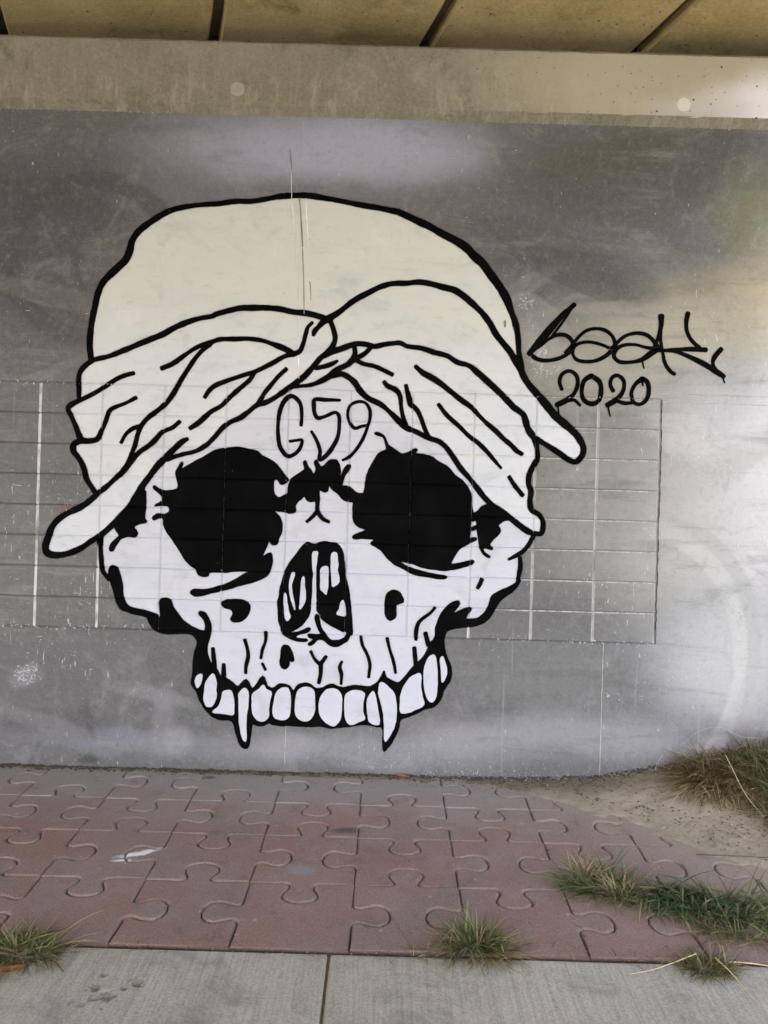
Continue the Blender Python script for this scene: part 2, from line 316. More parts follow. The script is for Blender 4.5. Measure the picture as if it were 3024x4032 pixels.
PAINT_BASE = ((0.096, 0.096, 0.103), (0.14, 0.139, 0.143))
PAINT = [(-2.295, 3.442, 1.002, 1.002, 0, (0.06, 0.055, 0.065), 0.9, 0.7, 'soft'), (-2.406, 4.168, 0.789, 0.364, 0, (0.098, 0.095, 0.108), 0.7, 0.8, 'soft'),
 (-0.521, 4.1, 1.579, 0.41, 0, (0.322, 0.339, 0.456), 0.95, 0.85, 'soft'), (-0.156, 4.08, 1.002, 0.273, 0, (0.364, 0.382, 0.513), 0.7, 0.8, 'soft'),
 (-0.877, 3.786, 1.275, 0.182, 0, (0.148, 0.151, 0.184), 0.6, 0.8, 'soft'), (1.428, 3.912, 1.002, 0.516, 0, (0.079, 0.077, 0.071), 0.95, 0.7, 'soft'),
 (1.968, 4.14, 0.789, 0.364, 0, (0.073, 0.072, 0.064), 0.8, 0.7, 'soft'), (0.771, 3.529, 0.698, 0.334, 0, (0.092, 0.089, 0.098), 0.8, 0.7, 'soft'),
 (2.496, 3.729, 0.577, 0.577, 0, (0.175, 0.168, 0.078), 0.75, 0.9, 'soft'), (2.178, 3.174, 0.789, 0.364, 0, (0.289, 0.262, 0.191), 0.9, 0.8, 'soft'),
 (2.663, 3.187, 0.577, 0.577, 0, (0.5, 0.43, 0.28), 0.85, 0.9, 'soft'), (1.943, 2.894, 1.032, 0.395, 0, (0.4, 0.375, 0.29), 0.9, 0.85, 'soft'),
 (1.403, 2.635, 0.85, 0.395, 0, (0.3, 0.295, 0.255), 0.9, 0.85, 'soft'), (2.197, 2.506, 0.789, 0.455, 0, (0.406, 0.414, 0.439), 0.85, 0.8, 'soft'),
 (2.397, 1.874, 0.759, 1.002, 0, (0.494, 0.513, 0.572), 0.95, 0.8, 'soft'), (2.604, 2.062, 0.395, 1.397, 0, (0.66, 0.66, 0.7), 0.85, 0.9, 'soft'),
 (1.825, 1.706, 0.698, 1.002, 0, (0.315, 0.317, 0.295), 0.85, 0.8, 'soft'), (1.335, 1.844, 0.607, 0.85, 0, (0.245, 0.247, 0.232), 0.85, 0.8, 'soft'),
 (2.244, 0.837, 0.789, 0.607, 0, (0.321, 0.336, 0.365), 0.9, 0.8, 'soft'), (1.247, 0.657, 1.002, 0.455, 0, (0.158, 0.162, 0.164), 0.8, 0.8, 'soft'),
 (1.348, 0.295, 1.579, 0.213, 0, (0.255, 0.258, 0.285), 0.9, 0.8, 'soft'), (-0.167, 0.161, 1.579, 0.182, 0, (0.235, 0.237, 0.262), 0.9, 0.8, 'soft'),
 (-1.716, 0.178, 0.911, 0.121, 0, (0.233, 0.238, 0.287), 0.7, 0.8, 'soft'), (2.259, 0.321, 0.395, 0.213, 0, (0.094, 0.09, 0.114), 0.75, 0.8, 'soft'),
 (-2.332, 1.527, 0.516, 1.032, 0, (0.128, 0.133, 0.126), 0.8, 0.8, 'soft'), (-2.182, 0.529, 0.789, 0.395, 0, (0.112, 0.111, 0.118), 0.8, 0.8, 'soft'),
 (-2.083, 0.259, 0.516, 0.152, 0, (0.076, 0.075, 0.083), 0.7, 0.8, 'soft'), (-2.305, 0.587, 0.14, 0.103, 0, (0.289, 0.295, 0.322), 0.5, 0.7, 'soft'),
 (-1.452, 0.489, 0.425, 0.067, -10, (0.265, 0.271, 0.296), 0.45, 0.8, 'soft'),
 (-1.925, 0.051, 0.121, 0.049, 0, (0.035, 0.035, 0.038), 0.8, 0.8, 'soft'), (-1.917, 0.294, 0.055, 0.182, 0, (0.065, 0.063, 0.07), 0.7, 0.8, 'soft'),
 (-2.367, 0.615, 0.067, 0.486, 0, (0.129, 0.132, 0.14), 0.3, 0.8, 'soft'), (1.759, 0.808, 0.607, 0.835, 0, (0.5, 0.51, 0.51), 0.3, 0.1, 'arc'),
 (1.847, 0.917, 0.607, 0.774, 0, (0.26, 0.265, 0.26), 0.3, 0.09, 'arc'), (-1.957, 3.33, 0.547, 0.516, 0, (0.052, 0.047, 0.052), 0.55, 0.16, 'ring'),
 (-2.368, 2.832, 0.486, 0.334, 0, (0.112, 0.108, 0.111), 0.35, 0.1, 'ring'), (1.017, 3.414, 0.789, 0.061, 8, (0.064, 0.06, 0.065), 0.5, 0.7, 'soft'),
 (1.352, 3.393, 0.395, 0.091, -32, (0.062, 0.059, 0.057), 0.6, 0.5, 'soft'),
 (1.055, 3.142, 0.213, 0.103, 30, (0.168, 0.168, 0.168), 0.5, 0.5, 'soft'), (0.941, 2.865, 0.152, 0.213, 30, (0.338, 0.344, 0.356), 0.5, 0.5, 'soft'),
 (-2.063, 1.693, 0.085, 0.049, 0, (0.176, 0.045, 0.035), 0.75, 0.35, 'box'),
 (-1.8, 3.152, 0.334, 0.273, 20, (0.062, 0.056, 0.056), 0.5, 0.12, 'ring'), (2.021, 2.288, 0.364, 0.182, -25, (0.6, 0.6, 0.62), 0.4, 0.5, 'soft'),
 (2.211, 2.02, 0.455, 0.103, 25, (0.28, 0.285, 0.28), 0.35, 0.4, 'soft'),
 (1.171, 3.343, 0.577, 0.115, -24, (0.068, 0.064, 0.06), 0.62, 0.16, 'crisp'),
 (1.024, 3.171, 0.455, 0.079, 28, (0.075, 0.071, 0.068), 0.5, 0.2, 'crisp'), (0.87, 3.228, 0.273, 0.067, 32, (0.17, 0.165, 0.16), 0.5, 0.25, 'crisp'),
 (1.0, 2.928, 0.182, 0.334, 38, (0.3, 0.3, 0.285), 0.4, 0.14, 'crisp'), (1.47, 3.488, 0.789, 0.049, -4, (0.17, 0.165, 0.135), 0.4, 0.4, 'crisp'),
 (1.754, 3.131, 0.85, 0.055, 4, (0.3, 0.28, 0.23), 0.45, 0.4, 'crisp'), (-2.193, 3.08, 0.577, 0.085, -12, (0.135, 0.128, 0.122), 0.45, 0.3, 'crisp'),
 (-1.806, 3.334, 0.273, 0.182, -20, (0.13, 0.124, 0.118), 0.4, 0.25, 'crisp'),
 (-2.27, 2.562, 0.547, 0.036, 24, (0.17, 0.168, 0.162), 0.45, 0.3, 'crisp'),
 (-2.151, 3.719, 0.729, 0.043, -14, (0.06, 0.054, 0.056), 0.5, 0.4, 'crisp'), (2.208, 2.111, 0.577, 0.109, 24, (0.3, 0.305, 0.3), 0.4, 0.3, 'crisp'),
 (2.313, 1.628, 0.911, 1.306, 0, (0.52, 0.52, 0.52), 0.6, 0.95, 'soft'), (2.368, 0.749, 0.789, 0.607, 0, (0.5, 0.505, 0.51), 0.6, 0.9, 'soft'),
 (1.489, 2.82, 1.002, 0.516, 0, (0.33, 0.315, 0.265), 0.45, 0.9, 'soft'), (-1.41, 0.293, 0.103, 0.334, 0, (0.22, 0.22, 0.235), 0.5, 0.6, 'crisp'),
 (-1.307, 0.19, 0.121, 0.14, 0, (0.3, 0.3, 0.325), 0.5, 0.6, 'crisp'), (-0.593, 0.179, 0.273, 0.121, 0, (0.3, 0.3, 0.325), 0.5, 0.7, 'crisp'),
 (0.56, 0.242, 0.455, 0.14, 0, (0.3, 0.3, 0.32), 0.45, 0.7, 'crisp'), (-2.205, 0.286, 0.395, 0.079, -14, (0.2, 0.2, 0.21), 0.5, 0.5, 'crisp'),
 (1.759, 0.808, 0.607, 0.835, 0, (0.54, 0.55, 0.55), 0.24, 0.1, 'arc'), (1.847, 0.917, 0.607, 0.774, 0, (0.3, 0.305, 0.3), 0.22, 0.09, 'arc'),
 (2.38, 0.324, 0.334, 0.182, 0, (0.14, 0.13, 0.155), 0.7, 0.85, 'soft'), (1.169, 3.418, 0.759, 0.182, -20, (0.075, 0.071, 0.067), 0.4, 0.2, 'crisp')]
PEEL = [(-2.321, 0.601, 0.121, 0.121, 0.9), (0.904, 3.122, 0.085, 0.091, 0.9), (0.989, 2.776, 0.073, 0.182, 1), (1.053, 2.686, 0.121, 0.061, 0.7), (1.764, 1.689, 0.152, 0.121, 0.45), (1.012, 1.44, 0.182, 0.182, 0.35), (2.116, 2.139, 0.182, 0.152, 0.4), (-1.543, 0.487, 0.182, 0.043, 0.5), (-1.924, 1.083, 0.091, 0.091, 0.4), (-2.091, 2.688, 0.182, 0.152, 0.3), (2.064, 0.771, 0.364, 0.364, 0.35), (1.765, 0.58, 0.425, 0.213, 0.28), (1.492, 0.572, 0.043, 0.043, 0.9), (-2.265, 2.41, 0.334, 0.182, 0.35), (-2.097, 1.838, 0.243, 0.334, 0.25), (0.047, 0.106, 2.125, 0.049, 0.2), (-0.371, 0.93, 2.429, 0.021, 0.55)]
PAVE_SPOTS = [(-1.213, 4.291, 0.17, 0.032, 28, (0.8, 0.8, 0.86), 1.0), (-1.278, 4.208, 0.07, 0.016, 12, (0.8, 0.8, 0.86), 1.0), (-0.366, 4.156, 0.1, 0.07, 0, (0.26, 0.28, 0.29), 0.7), (-0.167, 4.607, 0.13, 0.05, 5, (0.06, 0.058, 0.06), 0.75), (-1.078, 5.308, 0.06, 0.05, 0, (0.05, 0.048, 0.05), 0.7)]
DECK_K = 2
OPX = 0
FILLS = [
 ('bandana','cream',1,[(-1946,2668),(-1958,2756),(-1957,2844),(-1947,2933),(-1931,3022),(-1916,3102),(-1886,3175),(-1841,3229),(-1786,3283),(-1739,3332),(-1715,3389),(-1704,3446),(-1668,3511),(-1609,3565),(-1538,3615),(-1475,3653),(-1404,3679),(-1300,3700),(-1204,3711),(-1138,3717),(-1026,3736),(-930,3737),(-842,3753),(-746,3774),(-634,3785),(-554,3786),(-457,3774),(-344,3757),(-215,3735),(-102,3720),(-13,3704),(45,3692),(167,3639),(248,3605),(330,3560),(411,3522),(493,3472),(543,3421),(600,3374),(642,3319),(692,3256),(734,3197),(768,3138),(795,3067),(824,2995),(842,2923),(850,2851),(854,2795),(870,2715),(878,2666),(920,2595),(978,2532),(1036,2469),(1102,2391),(1168,2337),(1234,2282),(1276,2227),(1295,2179),(1286,2131),(1247,2091),(1199,2104),(1141,2143),(1084,2177),(1019,2216),(976,2239),(977,2227),(990,2171),(994,2107),(971,2058),(945,2001),(942,1936),(960,1889),(954,1824),(967,1768),(1016,1738),(1041,1698),(1044,1650),(1034,1616),(980,1616),(939,1631),(882,1670),(832,1708),(783,1747),(718,1785),(660,1836),(610,1895),(552,1966),(494,2028),(444,2099),(402,2154),(352,2197),(296,2215),(247,2234),(190,2261),(133,2283),(84,2322),(26,2377),(-40,2431),(-131,2473),(-180,2519),(-214,2567),(-255,2602),(-304,2624),(-360,2623),(-439,2572),(-502,2546),(-615,2535),(-662,2510),(-725,2464),(-852,2404),(-907,2358),(-962,2316),(-1025,2287),(-1073,2249),(-1127,2183),(-1182,2129),(-1254,2087),(-1326,2069),(-1390,2047),(-1437,2030),(-1492,1988),(-1539,1922),(-1585,1857),(-1616,1800),(-1669,1714),(-1739,1632),(-1786,1582),(-1841,1532),(-1912,1482),(-1983,1432),(-2062,1397),(-2142,1383),(-2199,1398),(-2212,1437),(-2194,1502),(-2172,1567),(-2125,1625),(-2070,1662),(-1991,1701),(-1920,1755),(-1893,1800),(-1922,1839),(-1956,1895),(-1974,1958),(-2008,2022),(-2045,2069),(-2046,2109),(-2011,2134),(-1995,2143),(-2012,2174),(-2038,2238),(-2064,2293),(-2089,2349),(-2066,2374),(-2019,2407),(-2021,2479),(-2025,2544),(-2012,2596),(-1977,2637)]),
 ('skull_face','white',0,[(-658,2937),(-498,2942),(-48,2704),(239,2519),(529,2206),(696,1970),(861,1814),(976,1736),(980,1616),(982,1593),(959,1548),(921,1498),(898,1454),(904,1394),(890,1313),(847,1247),(753,1188),(722,1139),(676,1066),(605,1023),(476,1020),(397,993),(391,913),(362,826),(301,712),(224,589),(137,522),(-15,502),(-256,511),(-497,504),(-698,499),(-779,496),(-938,436),(-1019,449),(-1104,592),(-1148,735),(-1159,863),(-1233,909),(-1435,936),(-1517,1006),(-1614,1031),(-1679,1053),(-1725,1104),(-1747,1184),(-1789,1239),(-1829,1286),(-1843,1358),(-1853,1438),(-1855,1502),(-1855,1524),(-1869,1656),(-1795,1899),(-1641,2145),(-1488,2390),(-1332,2555)]),
 ('jaw_outline','black',2,[(-1785,1239),(-1794,1287),(-1783,1316),(-1763,1323),(-1739,1314),(-1719,1265),(-1701,1201),(-1691,1121),(-1664,1072),(-1615,1049),(-1542,1037),(-1477,1017),(-1446,1000),(-1456,1064),(-1459,1096),(-1436,1117),(-1388,1114),(-1366,1066),(-1324,1011),(-1275,964),(-1209,926),(-1155,917),(-1150,960),(-1171,999),(-1196,1031),(-1185,1043),(-1152,1032),(-1123,985),(-1112,929),(-1116,889),(-1127,848),(-1134,800),(-1124,744),(-1098,688),(-1066,669),(-1040,617),(-1000,607),(-959,580),(-927,558),(-871,606),(-829,547),(-763,629),(-733,570),(-701,551),(-652,580),(-620,583),(-587,570),(-561,539),(-531,576),(-492,591),(-451,586),(-418,561),(-370,563),(-339,581),(-307,590),(-266,575),(-234,566),(-178,582),(-114,585),(-57,581),(-18,606),(13,651),(30,688),(41,652),(78,625),(131,612),(173,660),(220,717),(282,783),(313,833),(328,881),(355,912),(359,976),(387,1057),(425,1115),(473,1148),(504,1157),(510,1137),(478,1083),(538,1102),(590,1115),(556,1044),(620,1044),(668,1073),(702,1131),(720,1195),(768,1229),(839,1263),(878,1288),(887,1313),(906,1313),(883,1256),(848,1223),(801,1190),(762,1140),(732,1083),(693,1034),(629,1000),(557,988),(477,976),(434,954),(419,914),(416,865),(430,810),(458,746),(469,698),(467,650),(444,601),(425,568),(402,504),(363,462),(300,444),(245,413),(189,387),(147,370),(138,319),(115,258),(76,197),(42,159),(35,226),(28,316),(-8,320),(-68,333),(-128,326),(-178,318),(-248,308),(-308,301),(-369,313),(-449,307),(-519,308),(-570,311),(-630,305),(-690,313),(-711,325),(-750,307),(-790,303),(-823,312),(-831,241),(-839,181),(-859,153),(-887,164),(-913,209),(-935,278),(-957,328),(-1043,339),(-1093,362),(-1140,408),(-1172,463),(-1198,517),(-1230,561),(-1226,612),(-1222,669),(-1220,733),(-1210,789),(-1199,846),(-1245,893),(-1313,891),(-1393,889),(-1482,914),(-1516,958),(-1533,993),(-1638,1018),(-1695,1037),(-1732,1080),(-1754,1152),(-1776,1207)]),
 ('tooth','white',4,[(-1197,617),(-1161,630),(-1162,598),(-1179,549),(-1191,541),(-1204,577)]),
 ('tooth','white',4,[(-1089,636),(-1067,593),(-1066,528),(-1061,504),(-1064,472),(-1091,427),(-1123,422),(-1144,454),(-1149,486),(-1142,534),(-1139,575),(-1116,611)]),
 ('tooth','white',4,[(-997,530),(-969,527),(-952,483),(-946,411),(-949,371),(-1017,377),(-1086,387),(-1047,424),(-1028,481),(-1021,518)]),
 ('fang','white',4,[(-881,549),(-855,522),(-855,441),(-862,361),(-862,270),(-863,198),(-884,220),(-903,289),(-913,379),(-919,470),(-917,510)]),
 ('tooth','white',4,[(-758,573),(-737,540),(-704,528),(-710,476),(-718,415),(-722,365),(-751,334),(-792,343),(-823,382),(-830,462),(-827,512),(-787,544)]),
 ('tooth','white',4,[(-627,558),(-597,554),(-577,509),(-578,439),(-580,379),(-611,350),(-671,356),(-690,386),(-685,466),(-676,517),(-652,548)]),
 ('tooth','white',4,[(-497,564),(-456,565),(-428,544),(-419,484),(-419,403),(-440,358),(-470,342),(-516,356),(-542,390),(-544,470),(-536,531)]),
 ('tooth','white',4,[(-306,562),(-270,553),(-246,519),(-242,429),(-250,358),(-289,317),(-339,335),(-381,384),(-388,455),(-375,515),(-346,551)]),
 ('tooth','white',4,[(-214,530),(-155,554),(-94,538),(-101,483),(-99,413),(-87,368),(-129,346),(-178,327),(-212,359),(-222,429),(-221,489)]),
 ('tooth','white',4,[(-39,550),(-18,505),(-6,435),(10,335),(-23,334),(-59,353),(-70,413),(-74,484),(-64,524)]),
 ('fang','white',4,[(14,612),(66,578),(102,539),(117,469),(117,358),(94,287),(50,224),(43,296),(36,396),(18,476),(-2,536),(0,586)]),
 ('tooth','white',4,[(269,675),(272,590),(286,526),(299,475),(244,437),(148,412),(141,466),(145,539),(175,612),(214,657)]),
 ('tooth','white',4,[(350,801),(367,778),(377,698),(382,577),(370,513),(347,490),(322,511),(301,567),(290,647),(296,728),(323,785)]),
 ('tooth','white',4,[(411,791),(432,739),(444,692),(431,643),(412,622),(405,699),(397,779)]),
 ('eye_socket','black',2,[(-1196,2053),(-1140,2086),(-1085,2110),(-1037,2115),(-973,2123),(-900,2113),(-843,2099),(-810,2072),(-745,2041),(-696,1999),(-663,1955),(-633,1920),(-677,1887),(-702,1918),(-722,1921),(-729,1881),(-723,1825),(-690,1802),(-635,1828),(-614,1788),(-632,1711),(-672,1712),(-718,1714),(-687,1681),(-665,1626),(-668,1577),(-687,1529),(-698,1496),(-722,1492),(-747,1519),(-766,1478),(-784,1418),(-734,1438),(-725,1406),(-731,1341),(-754,1293),(-817,1255),(-897,1228),(-976,1206),(-1056,1180),(-1136,1157),(-1224,1143),(-1252,1162),(-1233,1183),(-1169,1184),(-1097,1202),(-1033,1220),(-970,1250),(-914,1288),(-875,1312),(-963,1312),(-1043,1302),(-1136,1296),(-1139,1278),(-1171,1271),(-1204,1284),(-1225,1319),(-1261,1342),(-1295,1378),(-1328,1429),(-1370,1492),(-1416,1548),(-1441,1604),(-1447,1644),(-1479,1647),(-1507,1634),(-1515,1646),(-1495,1667),(-1459,1672),(-1435,1671),(-1404,1693),(-1413,1725),(-1453,1730),(-1505,1724),(-1493,1735),(-1462,1756),(-1459,1788),(-1488,1819),(-1517,1847),(-1509,1857),(-1476,1836),(-1432,1825),(-1383,1830),(-1356,1847),(-1357,1887),(-1366,1919),(-1371,1951),(-1352,1980),(-1336,2013),(-1328,2005),(-1333,1972),(-1284,2002),(-1229,2036)]),
 ('brow_shadow','black',3,[(-635,1832),(-628,1884),(-613,1925),(-574,1958),(-527,1991),(-536,2039),(-525,2048),(-503,2008),(-466,1961),(-451,2001),(-464,2041),(-452,2054),(-427,2014),(-403,2015),(-376,2048),(-340,2061),(-312,2050),(-296,2006),(-289,1954),(-270,1999),(-239,2032),(-226,2020),(-253,1975),(-272,1930),(-279,1890),(-243,1888),(-210,1868),(-177,1844),(-141,1841),(-120,1818),(-176,1792),(-220,1787),(-264,1798),(-306,1837),(-347,1868),(-363,1887),(-374,1855),(-398,1849),(-431,1861),(-428,1777),(-449,1777),(-453,1786),(-481,1780),(-509,1791),(-526,1815),(-542,1798),(-569,1777),(-583,1757),(-583,1712),(-640,1711),(-641,1771)]),
 ('eye_socket','black',2,[(-141,1841),(-127,1914),(-113,1987),(-79,2052),(-48,2109),(7,2135),(-2,2175),(-19,2215),(-51,2226),(-76,2241),(-64,2249),(-28,2238),(-7,2219),(14,2167),(40,2148),(73,2125),(114,2107),(154,2127),(197,2147),(207,2141),(190,2116),(242,2111),(307,2095),(340,2072),(397,2042),(455,1987),(504,1948),(546,1901),(567,1845),(573,1781),(586,1733),(599,1702),(574,1681),(569,1645),(589,1645),(607,1654),(601,1629),(574,1621),(567,1572),(611,1573),(607,1561),(564,1540),(524,1515),(493,1490),(474,1457),(445,1405),(458,1395),(505,1406),(577,1424),(597,1421),(586,1401),(530,1383),(466,1365),(402,1355),(322,1361),(257,1371),(201,1390),(120,1408),(145,1380),(210,1358),(274,1344),(355,1326),(424,1316),(420,1304),(356,1302),(275,1313),(194,1329),(145,1356),(80,1386),(31,1425),(-2,1464),(-43,1495),(-84,1518),(-61,1541),(-101,1550),(-149,1550),(-189,1547),(-201,1555),(-182,1574),(-118,1605),(-171,1632),(-201,1679),(-202,1727),(-201,1784),(-176,1816)]),
 ('temple_shadow','black',3,[(-1572,1825),(-1563,1769),(-1565,1705),(-1567,1640),(-1554,1617),(-1594,1608),(-1634,1582),(-1612,1543),(-1624,1522),(-1672,1521),(-1712,1508),(-1743,1467),(-1770,1422),(-1790,1425),(-1779,1474),(-1732,1523),(-1754,1563),(-1767,1595),(-1708,1661),(-1646,1743),(-1600,1816)]),
 ('temple_shadow','black',3,[(575,1725),(614,1750),(637,1779),(685,1796),(726,1786),(783,1747),(832,1704),(785,1691),(753,1666),(766,1626),(747,1593),(716,1568),(697,1532),(721,1508),(710,1500),(669,1511),(657,1502),(670,1479),(703,1456),(695,1447),(662,1466),(641,1494),(628,1550),(614,1622),(604,1690),(576,1681)]),
 ('bone_hole','black',2,[(23,1138),(26,1170),(46,1203),(77,1216),(114,1205),(139,1165),(140,1141),(100,1124),(93,1091),(94,1043),(63,1017),(34,1042),(25,1090)]),
 ('bone_hole','black',2,[(-1050,1095),(-1026,1118),(-958,1126),(-894,1120),(-865,1097),(-860,1065),(-879,1016),(-922,982),(-966,983),(-985,1001),(-971,1033),(-988,1061),(-1029,1072)]),
 ('bone_hole','black',2,[(-631,834),(-599,827),(-578,791),(-564,739),(-576,731),(-592,735),(-595,706),(-619,682),(-651,701),(-649,773),(-643,818)]),
 ('nose_cavity','black',2,[(-491,1515),(-474,1507),(-450,1502),(-430,1507),(-410,1519),(-386,1524),(-346,1519),(-314,1516),(-289,1498),(-268,1463),(-257,1427),(-252,1379),(-247,1339),(-239,1291),(-226,1251),(-215,1199),(-205,1139),(-197,1067),(-189,999),(-187,919),(-200,914),(-212,882),(-243,857),(-283,840),(-319,841),(-348,858),(-368,878),(-392,883),(-416,876),(-436,856),(-459,839),(-470,845),(-448,871),(-437,884),(-465,893),(-473,907),(-457,911),(-413,908),(-393,917),(-410,949),(-426,996),(-431,1028),(-423,1041),(-411,1035),(-404,1001),(-390,957),(-366,926),(-351,898),(-320,875),(-284,876),(-248,889),(-225,914),(-223,934),(-249,937),(-274,949),(-323,971),(-359,994),(-392,1026),(-409,1057),(-422,1077),(-425,1117),(-463,1116),(-464,1076),(-473,1039),(-492,1007),(-519,970),(-559,940),(-590,923),(-538,925),(-506,938),(-475,953),(-463,951),(-470,935),(-506,918),(-546,905),(-553,888),(-521,879),(-485,878),(-478,870),(-512,863),(-553,868),(-593,883),(-626,902),(-647,926),(-651,950),(-667,986),(-674,1026),(-673,1070),(-680,1114),(-673,1146),(-667,1199),(-656,1255),(-642,1312),(-626,1344),(-592,1394),(-557,1447),(-526,1488)]),
 ('nose_highlight','white',4,[(-459,1450),(-445,1456),(-428,1456),(-428,1414),(-434,1366),(-436,1334),(-435,1253),(-431,1173),(-431,1117),(-457,1116),(-451,1164),(-452,1213),(-455,1261),(-450,1301),(-458,1349),(-462,1413)]),
 ('nose_highlight','white',4,[(-403,1343),(-378,1361),(-355,1352),(-354,1296),(-351,1248),(-357,1203),(-363,1177),(-381,1191),(-398,1206),(-403,1254),(-405,1314)]),
 ('nose_highlight','white',4,[(-334,1441),(-318,1453),(-301,1450),(-296,1406),(-290,1370),(-293,1338),(-279,1282),(-280,1258),(-302,1239),(-322,1228),(-329,1256),(-334,1296),(-337,1353)]),
 ('nose_highlight','white',4,[(-587,1313),(-572,1310),(-580,1273),(-591,1233),(-588,1193),(-581,1153),(-572,1117),(-566,1069),(-575,1085),(-592,1132),(-606,1192),(-607,1240),(-599,1289)]),
 ('nose_highlight','white',4,[(-516,1289),(-510,1275),(-505,1227),(-497,1179),(-498,1135),(-515,1094),(-534,1074),(-534,1118),(-533,1158),(-530,1210),(-531,1251),(-526,1275)]),
 ('nose_highlight','white',4,[(-635,1177),(-625,1164),(-620,1124),(-609,1072),(-594,1020),(-615,997),(-627,1015),(-635,1067),(-642,1127),(-641,1159)]),
 ('nose_highlight','white',4,[(-251,1142),(-242,1118),(-233,1078),(-232,1040),(-272,1041),(-291,1052),(-274,1085),(-265,1122)]),
]
